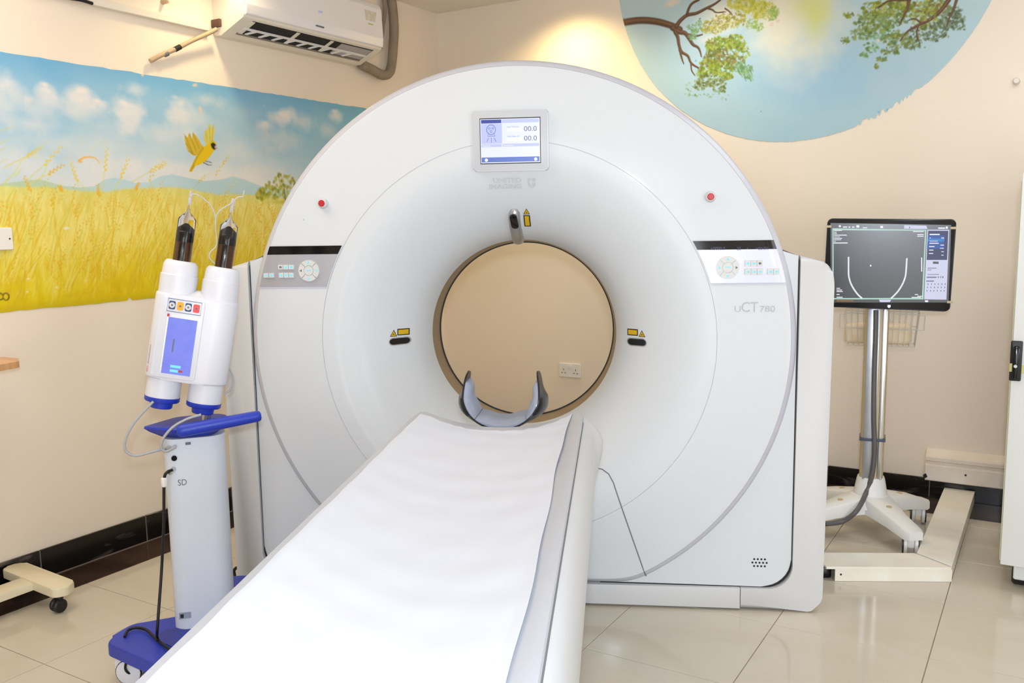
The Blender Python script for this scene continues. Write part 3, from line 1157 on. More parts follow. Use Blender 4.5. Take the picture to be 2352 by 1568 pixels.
sheet = thing('paper_sheet', 'long white disposable paper sheet covering the patient table top', 'paper sheet', tuple(GO + GY * -1.5 + np.array([0, 0, TZ])), GA)
MB().slab(P, np.array([0, 0, -0.0008])).build('sheet', m_paper, sheet, TOFF + np.array([0, 0, TZ]), smooth=60)

# head holder: U-shaped black cradle with grey foam pads
HZ = 0.764
hh_ = thing('head_holder', 'black U-shaped head holder with grey foam pads at the scanner end of the table', 'head holder',
            tuple(GO + GY * -0.30 + np.array([0, 0, HZ])), GA)
HOFF = np.array([0, -0.30, HZ])


def holder_path(t):
    """t in -1..1 left arm tip to right arm tip: (u, z, front v, back v)"""
    a = abs(t)
    s = 1 if t > 0 else -1
    if a < 0.55:
        ang = a / 0.55 * math.radians(78)
        u = 0.103 * math.sin(ang) * 1.06
        z = 0.103 * (1 - math.cos(ang)) * 0.95
    else:
        q = (a - 0.55) / 0.45
        ang = math.radians(78)
        u = 0.103 * math.sin(ang) * 1.06 + 0.003 * q - 0.012 * q * q
        z = 0.103 * (1 - math.cos(ang)) * 0.95 + 0.076 * q
    vf = -0.447 + 0.055 * max(0, (a - 0.35) / 0.65) ** 1.3
    vb = -0.275 - 0.045 * max(0, (a - 0.25) / 0.75) ** 1.2
    if a > 0.90:
        q = (a - 0.90) / 0.10
        m_ = (vf + vb) / 2
        w_ = (vb - vf) / 2 * math.sqrt(max(0.02, 1 - q * q))
        vf, vb = m_ - w_, m_ + w_
    return s * u, z, vf, vb


ts = np.linspace(-1, 1, 61)
P = np.zeros((61, 9, 3))
N = np.zeros((61, 9, 3))
for i, t in enumerate(ts):
    u, z, vf, vb = holder_path(t)
    u2, z2, _, _ = holder_path(min(1, t + 0.01))
    u1, z1, _, _ = holder_path(max(-1, t - 0.01))
    tv = np.array([u2 - u1, z2 - z1])
    tv = tv / np.linalg.norm(tv)
    nn = np.array([tv[1], -tv[0]])          # outward
    for j in range(9):
        k = j / 8
        flare = 0.030 * math.sin(k * PI) ** 0.8 * (math.exp(-((abs(t) - 0.42) / 0.20) ** 2) + 0.15 * (1 - abs(t)))
        P[i, j] = (u + nn[0] * (0.016 + flare), vf + (vb - vf) * k, HZ + 0.014 + z + nn[1] * (0.016 + flare * 0.4))
        N[i, j] = (-nn[0] * 0.006, 0, -nn[1] * 0.006)
MB().slab(P, N).build('holder_shell', m_carbon, hh_, HOFF, smooth=60)


def pad(t0, t1):
    tt = np.linspace(t0, t1, 22)
    P = np.zeros((22, 9, 3))
    N = np.zeros((22, 9, 3))
    for i, t in enumerate(tt):
        u, z, vf, vb = holder_path(t)
        u2, z2, _, _ = holder_path(min(1, t + 0.01))
        u1, z1, _, _ = holder_path(max(-1, t - 0.01))
        tv = np.array([u2 - u1, z2 - z1])
        tv = tv / np.linalg.norm(tv)
        nn = np.array([tv[1], -tv[0]])
        for j in range(9):
            k = j / 8
            soft = 0.5 + 0.5 * min(1, 5 * min(k, 1 - k) + 0.0) if 0 < j < 8 else 0.35
            endw = min(1, 0.45 + 6 * min(t - t0, t1 - t))
            th_ = 0.021 * soft * endw
            P[i, j] = (u + nn[0] * 0.011, vf + 0.004 + (vb - vf - 0.010) * k, HZ + 0.014 + z + nn[1] * 0.011)
            N[i, j] = (-nn[0] * th_, 0, -nn[1] * th_)
    MB().slab(P, N).build('foam_pad', m_pad, hh_, HOFF, smooth=60)


pad(-0.84, -0.305)
pad(-0.30, 0.30)
pad(0.305, 0.84)
MB().box((0, -0.36, HZ - 0.012), (0.09, 0.16, 0.022), 0.005).build('holder_tongue', m_carbon, hh_, HOFF)


# ================================================================== CONTRAST INJECTOR
IC = np.array([-2.325, 1.870, 0.0])
DV = IC[:2] / np.linalg.norm(IC[:2])
DV = np.array([DV[0], DV[1], 0.0])               # away from the viewer
WV = np.array([-DV[1], DV[0], 0.0]) * -1 if False else np.array([DV[1], -DV[0], 0.0])


def IP(x, y, near=0.0):
    return on_plane(x, y, IC - DV * near, DV)


inj = thing('contrast_injector', 'white twin-syringe contrast injector on a column with a blue handle and blue base', 'injector', tuple(IC))
yaw = math.atan2(WV[1], WV[0])
ZR = Matrix.Translation(Vector(IC)) @ Matrix.Rotation(yaw, 4, 'Z')
# base
bp = fillet([(-2.475, 1.60), (-2.07, 1.575), (-1.93, 1.64), (-1.95, 1.76), (-2.13, 1.83), (-2.12, 1.98), (-1.98, 2.08), (-2.02, 2.2), (-2.52, 2.2),
             (-2.55, 2.10), (-2.41, 1.98), (-2.40, 1.86), (-2.50, 1.72)], 0.05, 5)
base = MB().prism(bp, 0.13, 0.088, 'z', 0.014, 3).build('base_plate', m_blue, inj, IC, smooth=40)
ins = fillet([on_z(*p, 0.13)[:2] for p in ((360, 1470), (372, 1449), (440, 1437), (520, 1420), (520, 1520), (395, 1486))], 0.02, 4)
MB().prism(ins, 0.1325, 0.125, 'z', 0.002, 1).build('base_inset', m_blued, inj, IC, smooth=40)
for (x, y) in ((-2.405, 1.65), (-2.03, 1.66), (-2.45, 2.13), (-2.09, 2.12)):
    c = MB().prism(fillet([(-0.045, 0.03), (0.045, 0.03), (0.045, 0.088), (-0.045, 0.088)], 0.02, 4), -0.030, 0.030, 'y', 0.004, 2, True)
    c.xf(Matrix.Translation((x, y, 0)) @ Matrix.Rotation(0.5, 4, 'Z'))
    c = c.build('caster_housing', m_inj, inj, IC)
    w = MB()
    for k in (-0.034, 0.034):
        w.revolve((0, k - 0.006, 0.040), (0, k + 0.006, 0.040), [(0, 0.034), (0.2, 0.0395), (0.8, 0.0395), (1, 0.034)], 20)
    w.xf(Matrix.Translation((x, y, 0)) @ Matrix.Rotation(0.5, 4, 'Z')).build('caster_wheel', m_inj, c, IC)
    w = MB()
    for k in (-0.034, 0.034):
        w.revolve((0, k - 0.004, 0.0405), (0, k + 0.004, 0.0405), [(0, 0.0402), (1, 0.0402)], 24)
    w.xf(Matrix.Translation((x, y, 0)) @ Matrix.Rotation(0.5, 4, 'Z')).build('caster_tyre', m_matblk, c, IC)
# column
cp = fillet([(-0.093, -0.070), (0.093, -0.070), (0.093, 0.075), (-0.093, 0.075)], [0.045, 0.06, 0.06, 0.045], 8)
MB().prism(cp, 0.128, 0.752, 'z').xf(ZR).build('column', m_col, inj, IC, smooth=40)
CF = -0.0705


def colpt(x, y, out=0.0):
    return on_plane(x, y, IC + DV * (CF - out), DV)


def in_col(p):
    d = np.asarray(p) - IC
    return np.array([d @ WV, d @ DV, d[2]])


p = in_col(colpt(409, 1115))
t = text_mb('SD', 0.020, 0.026).fn(lambda q: (p[0] + q[0], CF - 0.0008, p[2] + q[1])).xf(ZR)
t.build('column_lettering', m_inkg, inj, IC, smooth=0)
p = in_col(colpt(425, 1413))
MB().box((p[0], CF, p[2]), (0.036, 0.003, 0.020)).xf(ZR).build('rating_plate', m_alu, inj, IC, smooth=0)
MB().box((p[0] - 0.009, CF - 0.001, p[2]), (0.010, 0.003, 0.012)).xf(ZR).build('plate_mark', m_ink, inj, IC, smooth=0)
p = in_col(colpt(400, 1052))
MB().cyl((p[0], CF + 0.004, p[2]), (p[0], CF - 0.003, p[2]), 0.0085, n=18).xf(ZR).build('socket_hole', m_black, inj, IC)
p = in_col(colpt(432, 1018))
MB().box((p[0], CF, p[2]), (0.016, 0.006, 0.008), 0.001).xf(ZR).build('rocker_switch', m_inkg, inj, IC)
p = in_col(colpt(398, 1077))
MB().cyl((p[0] + 0.004, CF + 0.01, p[2]), (p[0] - 0.010, CF - 0.022, p[2] - 0.004), 0.0075, n=14).xf(ZR).build('metal_plug', m_steel, inj, IC)
for px, py in ((388, 1028), (403, 1025)):
    p = in_col(colpt(px, py))
    MB().cyl((p[0], CF + 0.008, p[2]), (p[0] - 0.006, CF - 0.020, p[2]), 0.006, n=12).xf(ZR).build('cable_plug', m_steel, inj, IC)
# blue top tray and handle
tp = fillet([(-0.150, -0.030), (-0.07, -0.095), (0.085, -0.095), (0.108, -0.03), (0.10, 0.085), (-0.05, 0.085)], [0.008, 0.05, 0.05, 0.04, 0.05, 0.05], 6)
tm = MB()
cen = np.array([0.0, -0.005])
ringz = [(0.755, 0.66), (0.775, 0.90), (0.787, 1.0), (0.793, 0.985)]
tm.grid(np.array([[(cen[0] + (a - cen[0]) * k, cen[1] + (b_ - cen[1]) * k, z) for a, b_ in tp] for z, k in ringz]), True)
nn = len(tp)
tm.f += [tuple(range(nn))[::-1], tuple(3 * nn + k for k in range(nn))]
tm.xf(ZR).build('top_tray', m_blue, inj, IC, smooth=40)
h0, h1 = IP(412, 990, 0.115), IP(600, 954, 0.115)
hb = MB().revolve(h0, h1, [(-0.035, 0.006), (-0.02, 0.015), (0.0, 0.0195), (0.05, 0.0205), (0.95, 0.0175), (0.985, 0.015), (1.0, 0.008)], 20)
hb.build('handle_bar', m_blue, inj, IC, smooth=50)
MB().cyl(in_col(IP(472, 972, 0.0)), in_col(IP(478, 935, 0.0)), 0.014, n=20).xf(ZR).build('neck', m_steel, inj, IC)
# head
lean, hyaw = math.radians(10.9), math.radians(12)
UPV = np.array([0, 0, 1.0])
A_ = UPV * math.cos(lean) + WV * math.sin(lean)
X_ = WV * math.cos(lean) - UPV * math.sin(lean)
Y_ = DV.copy()
X2 = X_ * math.cos(hyaw) - Y_ * math.sin(hyaw)
Y2 = Y_ * math.cos(hyaw) + X_ * math.sin(hyaw)
HO = IP(430, 790, 0.0)
HS = 0.98
X2, Y2, A_ = X2 * HS, Y2 * HS, A_ * HS
HM = Matrix(((X2[0], Y2[0], A_[0], HO[0]), (X2[1], Y2[1], A_[1], HO[1]), (X2[2], Y2[2], A_[2], HO[2]), (0, 0, 0, 1)))
BX1, BX2, BR = -0.053, 0.077, 0.0570
hp = []
for t in np.linspace(PI / 2, 3 * PI / 2, 14):
    hp.append((BX1 + 0.0625 * math.cos(t), 0.0625 * math.sin(t)))
for t in np.linspace(-PI / 2, PI / 2, 14):
    hp.append((BX2 + 0.0625 * math.cos(t), 0.0625 * math.sin(t)))
hull = MB().prism(hp, -0.116, 0.158, 'z', 0.008, 3, True).xf(HM).build('head_housing', m_inj, inj, IC, smooth=40)
hp2 = fillet([(-0.085, -0.108), (0.050, -0.108), (0.050, 0.150), (-0.085, 0.150)], 0.012, 4)
MB().prism(hp2, -0.0665, -0.05, 'y', 0.003, 2).xf(HM).build('front_plate', m_inj, inj, IC, smooth=40)
MB().revolve((0.015, 0, 0.155), (0.015, 0, 0.176), [(0, 0.055), (0.5, 0.040), (1, 0.012)], 24).xf(HM).build('saddle', m_inj, inj, IC, smooth=50)
for bx in (BX1, BX2):
    MB().revolve((bx, 0, 0.14), (bx, 0, 0.262), [(0, BR), (0.62, BR), (0.64, BR - 0.003), (0.90, BR - 0.005), (0.97, BR - 0.010), (1, BR - 0.014)], 32).xf(HM).build('upper_barrel', m_inj, inj, IC, smooth=45)
    MB().revolve((bx, 0, -0.10), (bx, 0, -0.178), [(0, BR - 0.004), (1, BR - 0.004)], 32).xf(HM).build('lower_barrel', m_inj, inj, IC, smooth=45)
    MB().revolve((bx, 0, -0.178), (bx, 0, -0.194), [(0, BR - 0.003), (0.8, BR - 0.003), (1, BR - 0.006)], 32).xf(HM).build('blue_ring', m_blue, inj, IC, smooth=45)
    MB().revolve((bx, 0, -0.194), (bx, 0, -0.216), [(0, 0.036), (0.9, 0.034), (1, 0.031)], 24).xf(HM).build('end_knob', m_blue, inj, IC, smooth=45)
    # syringe: shell with plunger, amber rod with a dark core
    k = 0.0 if bx < 0 else 0.0015
    syr = MB().revolve((bx, 0, 0.245), (bx, 0, 0.445), [(0, 0.0275), (0.74, 0.0275), (0.76, 0.0265), (0.885, 0.005), (1.0, 0.0042)], 32)
    syr = syr.revolve((bx, 0, 0.244), (bx, 0, 0.442), [(0, 0.0255), (0.74, 0.0255), (0.87, 0.004), (1.0, 0.003)], 32).xf(HM).build('syringe', m_glass, inj, IC, smooth=40)
    zt = 0.358 + (0.012 if bx > 0 else 0)
    MB().revolve((bx, 0, zt - 0.035), (bx, 0, zt + 0.022), [(0, 0.0245), (0.5, 0.0248), (0.62, 0.022), (1.0, 0.003)], 24).xf(HM).build('plunger', m_black, syr, IC, smooth=40)
    MB().cyl((bx, 0, 0.25), (bx, 0, zt - 0.035), 0.0215, n=24).xf(HM).build('plunger_rod', m_rod, syr, IC)
    rc = MB()
    rc.box((bx + 0.001, -0.020, (0.25 + zt - 0.035) / 2), (0.017, 0.010, zt - 0.286), 0.003)
    rc.xf(HM).build('rod_core', m_black, syr, IC)
    lu = MB().revolve((bx, 0, 0.442), (bx, 0, 0.485), [(0, 0.0045), (0.2, 0.0065), (0.45, 0.0065), (0.5, 0.0045), (0.7, 0.006), (1, 0.004)], 14).xf(HM)
    lu.build('luer_fitting', m_tube, syr, IC)
TB = MB()
for pl in ([(438, 452), (442, 446), (452, 447), (466, 455), (481, 468), (491, 485), (496, 503)],
           [(534, 488), (537, 468), (541, 457), (549, 452), (558, 451), (561, 437)],
           [(538, 464), (517, 475), (502, 487), (496, 503), (495, 524), (498, 548), (496, 566), (484, 578), (480, 588), (485, 597), (494, 605)]):
    TB.tube([IP(a, b_, 0.02) for a, b_ in pl], 0.0021, 7, 6)
TB.build('y_tubing', m_tube, inj, IC, smooth=60)
# screen, keys, lettering on the head
MB().prism([(-0.054, -0.093), (0.034, -0.093), (0.034, 0.085), (-0.054, 0.085)], -0.0675, -0.06, 'y').xf(HM).build('touch_screen', m_scr, inj, IC, smooth=0)
def headq(x0, x1, z0, z1, m, name, y=-0.0685, bev=0):
    return MB().prism(rect(x0, x1, z0, z1), y, -0.06, 'y').xf(HM).build(name, m, inj, IC, smooth=0)


headq(-0.0575, -0.0535, -0.093, 0.085, m_steel, 'screen_edge', -0.0682)
headq(-0.0585, -0.052, 0.086, 0.095, m_red, 'indicator')
headq(-0.028, 0.003, -0.072, -0.064, m_led, 'screen_bar')
headq(-0.028, -0.003, -0.086, -0.078, m_led, 'screen_bar')
headq(-0.003, 0.010, -0.084, -0.078, m_red, 'screen_mark')
headq(-0.0305, -0.0265, -0.024, 0.018, m_inkg, 'screen_gauge')
kf = MB()
kf.tube([(-0.062, -0.0675, 0.103), (0.040, -0.0675, 0.103), (0.040, -0.0675, 0.143), (-0.062, -0.0675, 0.143)], 0.0010, 5, sub=1, closed=True)
kf.xf(HM).build('key_frame', mat('key_frame_blue', (70, 92, 128), 0.5), inj, IC)
m_ork = mat('orange_key', (238, 168, 20), 0.4, var=0.03)
m_rdk = mat('red_key', (236, 78, 76), 0.4, var=0.03)
m_nvk = mat('navy_key', (36, 62, 110), 0.4, var=0.03)
for k, (m_, nm) in enumerate(((m_nvk, 'key_navy'), (m_ork, 'key_orange'), (m_nvk, 'key_navy'), (m_rdk, 'key_red'))):
    cx_ = -0.048 + k * 0.0245
    kk = MB().prism(fillet(rect(cx_ - 0.0095, cx_ + 0.0095, 0.110, 0.136), 0.004, 3), -0.0695, -0.06, 'y').xf(HM).build(nm, m_, inj, IC, smooth=0)
    if m_ is m_nvk:
        MB().cyl((cx_, -0.062, 0.123), (cx_, -0.0702, 0.123), 0.0088, n=18).xf(HM).build('key_face', m_key, kk, IC)
    MB().cyl((cx_, -0.062, 0.123), (cx_, -0.0708, 0.123), 0.0032, n=10).xf(HM).build('key_mark', m_inkg, kk, IC)
# side lettering reads upwards on the left of the head
for body, m_, z0, h, w in (('SD', m_rdk, -0.100, 0.011, 0.018), ('SinoPower', m_inkg, -0.073, 0.0075, 0.062)):
    t = text_mb(body, h, w)
    a0 = math.radians(222)

    def wrapt(q):
        a = a0 + (q[1] / 0.0625) * -1
        return (BX1 + 0.0632 * math.cos(a), 0.0632 * math.sin(a), z0 + q[0])
    t.fn(wrapt).xf(HM).build('head_lettering', m_, inj, IC, smooth=0)
# cables
for pl, nr, r in (([(352, 922), (330, 945), (305, 975), (288, 1010), (289, 1035), (312, 1046), (350, 1037), (388, 1028)], 0.06, 0.0042),
                  ([(462, 952), (430, 962), (398, 980), (376, 1005), (370, 1028), (382, 1036), (403, 1025)], 0.10, 0.0042),
                  ([(524, 842), (533, 858), (536, 875), (529, 894), (514, 906)], 0.0, 0.0032)):
    MB().tube([IP(a, b_, nr) for a, b_ in pl], r, 8, 6).build('grey_cable', m_cordg, inj, IC, smooth=60)
cordp = [IP(396, 1079, 0.09), IP(383, 1085, 0.10), IP(377, 1105, 0.10), IP(376, 1200, 0.10), IP(371, 1310, 0.10), on_z(362, 1435, 0.20),
         on_z(362, 1466, 0.139), on_z(378, 1482, 0.139), on_z(400, 1498, 0.139), on_z(420, 1512, 0.139)]
MB().tube(cordp, 0.0045, 8, 6).build('power_cord', m_cord, inj, IC, smooth=60)
MB().tube([on_z(286, 1462, 0.134), on_z(294, 1447, 0.139), on_z(312, 1441, 0.139), on_z(334, 1445, 0.139), on_z(350, 1458, 0.139), on_z(362, 1470, 0.139)], 0.0045, 8, 6).build('power_cord', m_cord, inj, IC, smooth=60)
MB().tube([on_z(290, 1518, 0.085), on_z(288, 1535, 0.06), on_z(296, 1545, 0.04), on_z(310, 1542, 0.04), on_z(318, 1530, 0.06), on_z(318, 1518, 0.085)], 0.004, 8, 6).build('power_cord', m_cord, inj, IC, smooth=60)
p = IP(377, 1107, 0.10)
MB().box(p, (0.014, 0.014, 0.03), 0.003).build('cord_tag', m_sock, inj, IC)

# black cable end sticking out on the floor by the scanner
q = on_z(540, 1340, 0.0)
tag(MB().tube([q + np.array([0.05, 0.02, 0.006]), q + np.array([0.0, 0.0, 0.006]), q + np.array([-0.004, 0.004, 0.03]), q + np.array([-0.005, 0.005, 0.055]),
               q + np.array([0.02, 0.015, 0.075])], 0.006, 8, 6).build('floor_cable', m_cord, smooth=60),
    'short black cable end rising from the floor behind the blue-handled injector', 'cable')


# ================================================================== OVERBED TABLE (left edge)
ob = thing('overbed_table', 'cream wheeled stand with a wooden top at the left edge of the room', 'overbed table', (-3.25, 1.70, 0))
oo = np.array([-3.25, 1.70, 0])
foot = fillet([(-3.435, 1.815), (-3.055, 1.795), (-3.035, 1.835), (-3.06, 1.885), (-3.435, 1.905)], [0.03, 0.03, 0.03, 0.03, 0.03], 5)
MB().prism(foot, 0.105, 0.072, 'z', 0.006, 2).build('foot_bar', m_cream, ob, oo, smooth=40)
MB().prism([(-3.285, 1.15), (-3.195, 1.15), (-3.200, 1.83), (-3.29, 1.83)], 0.100, 0.070, 'z', 0.006, 2).build('foot_beam', m_cream, ob, oo, smooth=40)
MB().prism(fillet([(-3.40, 1.10), (-3.06, 1.08), (-3.06, 1.16), (-3.40, 1.18)], 0.03, 4), 0.105, 0.072, 'z', 0.006, 2).build('foot_bar', m_cream, ob, oo, smooth=40)
for (x, y) in ((-3.085, 1.835), (-3.405, 1.86), (-3.10, 1.12), (-3.37, 1.14)):
    c = MB().cyl((x, y, 0.05), (x, y, 0.076), 0.012, n=12).build('caster_stem', m_matblk, ob, oo)
    w = MB()
    for k in (-0.012, 0.012):
        w.revolve((x - 0.004 + k - 0.009, y - 0.005, 0.026), (x - 0.004 + k + 0.009, y - 0.005, 0.026), [(0, 0.021), (0.25, 0.0255), (0.75, 0.0255), (1, 0.021)], 18)
    w.build('caster_wheel', m_matblk, c, oo)
MB().box((-3.24, 1.36, 0.50), (0.06, 0.05, 0.84), 0.004).build('post', m_cream, ob, oo)
q0 = on_z(41, 833, 0.93)
tpz = [(q0[0] + 0.0, q0[1] + 0.005), (q0[0] - 0.08, q0[1] + 0.05), (q0[0] - 0.20, q0[1] + 0.04), (q0[0] - 0.20, q0[1] - 0.95), (q0[0] + 0.05, q0[1] - 0.95), (q0[0] + 0.02, q0[1] - 0.08)]
MB().prism(fillet(tpz, 0.04, 5), 0.935, 0.912, 'z', 0.003, 2, True).build('wooden_top', m_wood, ob, oo, smooth=40)


# ================================================================== MONITOR CART
MC = np.array([-0.655, 4.19, 0.0])
MD = np.array([MC[0], MC[1], 0]) / np.linalg.norm(MC[:2])
MW = np.array([MD[1], -MD[0], 0.0])
MR = Matrix(((MW[0], MD[0], 0, MC[0]), (MW[1], MD[1], 0, MC[1]), (0, 0, 1, 0), (0, 0, 0, 1)))
cart = thing('monitor_cart', 'white four-legged wheeled stand carrying a black monitor by the back wall', 'monitor stand', tuple(MC))


def m_of(p):
    d = np.asarray(p) - MC
    return np.array([d @ MW, d @ MD, d[2]])


legs = []
for ang, ln in ((-60, 0.365), (38, 0.30), (142, 0.32), (218, 0.36)):
    a = math.radians(ang)
    d = np.array([math.cos(a), math.sin(a)])
    nrm = np.array([-d[1], d[0]])
    P = []
    for t, w, zt, th in ((0.02, 0.075, 0.172, 0.075), (0.10, 0.060, 0.165, 0.07), (0.22, 0.046, 0.140, 0.055), (ln - 0.02, 0.040, 0.118, 0.045), (ln, 0.030, 0.114, 0.038)):
        c = d * t
        e = 0.008
        P.append([(c[0] - nrm[0] * w, c[1] - nrm[1] * w, zt - th), (c[0] - nrm[0] * w, c[1] - nrm[1] * w, zt - e),
                  (c[0] - nrm[0] * (w - e), c[1] - nrm[1] * (w - e), zt), (c[0] + nrm[0] * (w - e), c[1] + nrm[1] * (w - e), zt),
                  (c[0] + nrm[0] * w, c[1] + nrm[1] * w, zt - e), (c[0] + nrm[0] * w, c[1] + nrm[1] * w, zt - th)])
    b = MB().grid(np.array(P), True)
    b.f += [tuple(range(6)), tuple(24 + k for k in range(6))[::-1]]
    lg = b.xf(MR).build('leg', m_cart, cart, MC, smooth=45)
    bc = d * 0.155
    MB().cyl((bc[0], bc[1], 0.150), (bc[0], bc[1], 0.1565), 0.012, n=14).xf(MR).build('leg_bolt', m_beige, lg, MC)
    cc = d * (ln - 0.035)
    cs = MB().cyl((cc[0], cc[1], 0.04), (cc[0], cc[1], 0.085), 0.022, n=16).xf(MR).build('caster', m_cart, cart, MC)
    w = MB()
    for k, m_ in ((-0.021, 0), (0.021, 0)):
        w.revolve((cc[0] + k - 0.009, cc[1] + 0.012, 0.046), (cc[0] + k + 0.009, cc[1] + 0.012, 0.046), [(0, 0.036), (0.2, 0.0455), (0.8, 0.0455), (1, 0.036)], 20)
    w.xf(MR).build('caster_wheel', m_cart, cs, MC)
    w = MB()
    for k in (-0.0315, 0.0315):
        w.revolve((cc[0] + k - 0.002, cc[1] + 0.012, 0.046), (cc[0] + k + 0.002, cc[1] + 0.012, 0.046), [(0, 0.042), (1, 0.042)], 20)
    w.xf(MR).build('caster_tyre', m_matblk, cs, MC)
MB().revolve((0, 0, 0.120), (0, 0, 0.250), [(0, 0.110), (0.28, 0.095), (0.38, 0.072), (0.9, 0.060), (1, 0.056)], 28).xf(MR).build('hub', m_cart, cart, MC, smooth=40)
MB().prism(fillet([(-0.050, -0.045), (0.050, -0.045), (0.050, 0.045), (-0.050, 0.045)], 0.030, 6), 0.245, 1.08, 'z').xf(MR).build('post', m_beige, cart, MC, smooth=40)
MB().box((-0.012, -0.046, 0.66), (0.050, 0.006, 0.83), 0.001).xf(MR).build('post_channel', m_alu, cart, MC)
MB().box((0.033, -0.0415, 0.66), (0.022, 0.010, 0.83), 0.003).xf(MR).build('post_rib', m_steel, cart, MC)
cb = [m_of(on_plane(x, y, MC - MD * 0.062, MD)) for x, y in ((2012, 712), (2011, 770), (2008, 860), (2007, 960), (2009, 1030), (2004, 1085), (1990, 1130))]
cb += [m_of(on_plane(x, y, MC - MD * 0.16, MD)) for x, y in ((1968, 1172), (1935, 1197))] + [m_of(on_plane(1895, 1203, MC - MD * 0.2, MD))]
MB().tube([tuple(c) for c in cb], 0.011, 10, 6).xf(MR).build('cable_conduit', m_condu, cart, MC, smooth=60)
tz = m_of(on_plane(2003, 1010, MC - MD * 0.05, MD))
MB().box((0.0, 0.0, tz[2]), (0.108, 0.118, 0.010), 0.002).xf(MR).build('cable_tie', m_navy_em if False else mat('tie_navy', (66, 74, 98), 0.45), cart, MC)
MB().box((0.0, -0.06, 1.10), (0.14, 0.06, 0.14), 0.01).xf(MR).build('monitor_mount', m_matblk, cart, MC)
# monitor (its own x,z in the plane facing the viewer)
mp = [m_of(on_plane(x, y, MC - MD * 0.12, MD)) for x, y in ((1899, 500), (2196, 504), (2186, 710), (1889, 710))]
mw = mp[1][0] - mp[0][0]
mh = (mp[0][2] + mp[1][2] - mp[2][2] - mp[3][2]) / 2
mc = np.mean(mp, 0)
MM = MR @ Matrix.Translation(Vector((mc[0], -0.12, mc[2]))) @ Matrix.Rotation(math.radians(1.3), 4, 'Y')
fr = MB().prism(fillet(rect(-mw / 2, mw / 2, -mh / 2, mh / 2), 0.022, 5), 0.0, 0.055, 'y', 0.006, 2).xf(MM).build('monitor', m_monf, cart, MC, smooth=40)
KX, KY = mw / 2182 * 2182 / 2030, mh / 1435 * 1.0


def mxy(x, y):
    """place in the close-up of the monitor (2182 wide) -> monitor plane"""
    px, py = 1890 + x / 6.819, 490 + y / 6.819
    q = m_of(on_plane(px, py, MC - MD * 0.122, MD))
    return (q[0], q[2])


def mquad(pts, m, name, lift=0.0):
    b = MB().prism([mxy(*p) for p in pts], -0.1212 - lift, -0.1195, 'y').xf(MR)
    return b.build(name, m, fr, MC, smooth=0)


mquad([(120, 150), (2010, 180), (1970, 1395), (120, 1395)], m_mon, 'screen')
mquad([(150, 232), (1620, 256), (1575, 1345), (150, 1345)], m_grn_em, 'image_border', 0.0006)
mquad([(168, 262), (1600, 272), (1552, 1322), (168, 1325)], m_mon, 'image_view', 0.0010)
mquad([(1636, 255), (1980, 255), (1935, 1350), (1585, 1345)], m_lav_em, 'control_column', 0.0006)
mquad([(1650, 270), (1965, 272), (1946, 728), (1625, 728)], m_navy_em, 'task_list', 0.0010)
mquad([(1645, 345), (1905, 348), (1890, 555), (1632, 550)], m_blu_em, 'task_rows', 0.0013)
mquad([(1643, 392), (1902, 395), (1900, 440), (1640, 437)], m_cyan_em, 'task_selected', 0.0016)
mquad([(1275, 185), (1620, 192), (1640, 245), (1272, 240)], m_lav_em, 'window_tab', 0.0010)
mquad([(880, 1350), (1070, 1350), (1050, 1388), (895, 1388)], m_lav_em, 'bottom_tab', 0.0010)
mquad([(1725, 752), (1815, 755), (1812, 790), (1722, 788)], m_monf, 'thumbnail', 0.0010)
mquad([(215, 1355), (480, 1355), (478, 1380), (215, 1380)], m_org_em, 'status_line', 0.0010)
mquad([(1600, 1360), (1650, 1360), (1648, 1388), (1600, 1388)], m_w_em, 'status_box', 0.0010)
for (x0, y0, x1, y1) in ((175, 262, 300, 272), (175, 287, 215, 297), (175, 310, 220, 320), (175, 333, 375, 346), (175, 362, 265, 370), (175, 385, 300, 396),
                         (175, 408, 285, 418), (175, 432, 205, 441), (170, 455, 388, 470), (1410, 278, 1585, 290), (1478, 325, 1580, 338), (1480, 352, 1578, 364),
                         (215, 1166, 270, 1178), (215, 1192, 300, 1204), (215, 1215, 312, 1228), (215, 1262, 262, 1275), (215, 1305, 310, 1318), (1440, 1264, 1490, 1276),
                         (1480, 1290, 1560, 1302), (1390, 1308, 1540, 1320), (315, 205, 380, 222), (400, 205, 430, 222), (455, 205, 495, 222), (525, 185, 570, 222),
                         (625, 218, 695, 230), (900, 195, 942, 230), (250, 185, 282, 215), (1805, 220, 1915, 240), (1925, 205, 1958, 240), (1670, 320, 1830, 338), (1672, 378, 1690, 388),
                         (1855, 378, 1900, 390), (1672, 430, 1800, 438), (1668, 460, 1815, 474), (1840, 490, 1898, 502), (1664, 512, 1748, 526), (1835, 540, 1895, 550),
                         (1662, 568, 1732, 580), (1855, 594, 1895, 604), (1660, 620, 1728, 632), (1855, 648, 1892, 658), (738, 805, 760, 830), (1540, 690, 1556, 910)):
    MB().prism([mxy(x0, y0), mxy(x1, y0), mxy(x1, y1), mxy(x0, y1)], -0.1232, -0.122, 'y').xf(MR).build('screen_line', m_w_em, fr, MC, smooth=0)
for r_ in range(3):
    for k in range(6):
        x0 = 1640 + k * 54 - r_ * 8
        y0 = 1095 + r_ * 52
        MB().prism([mxy(x0, y0), mxy(x0 + 14, y0), mxy(x0 + 14, y0 + 22), mxy(x0, y0 + 22)], -0.1225, -0.1205, 'y').xf(MR).build('panel_mark', m_lcdg, fr, MC, smooth=0)
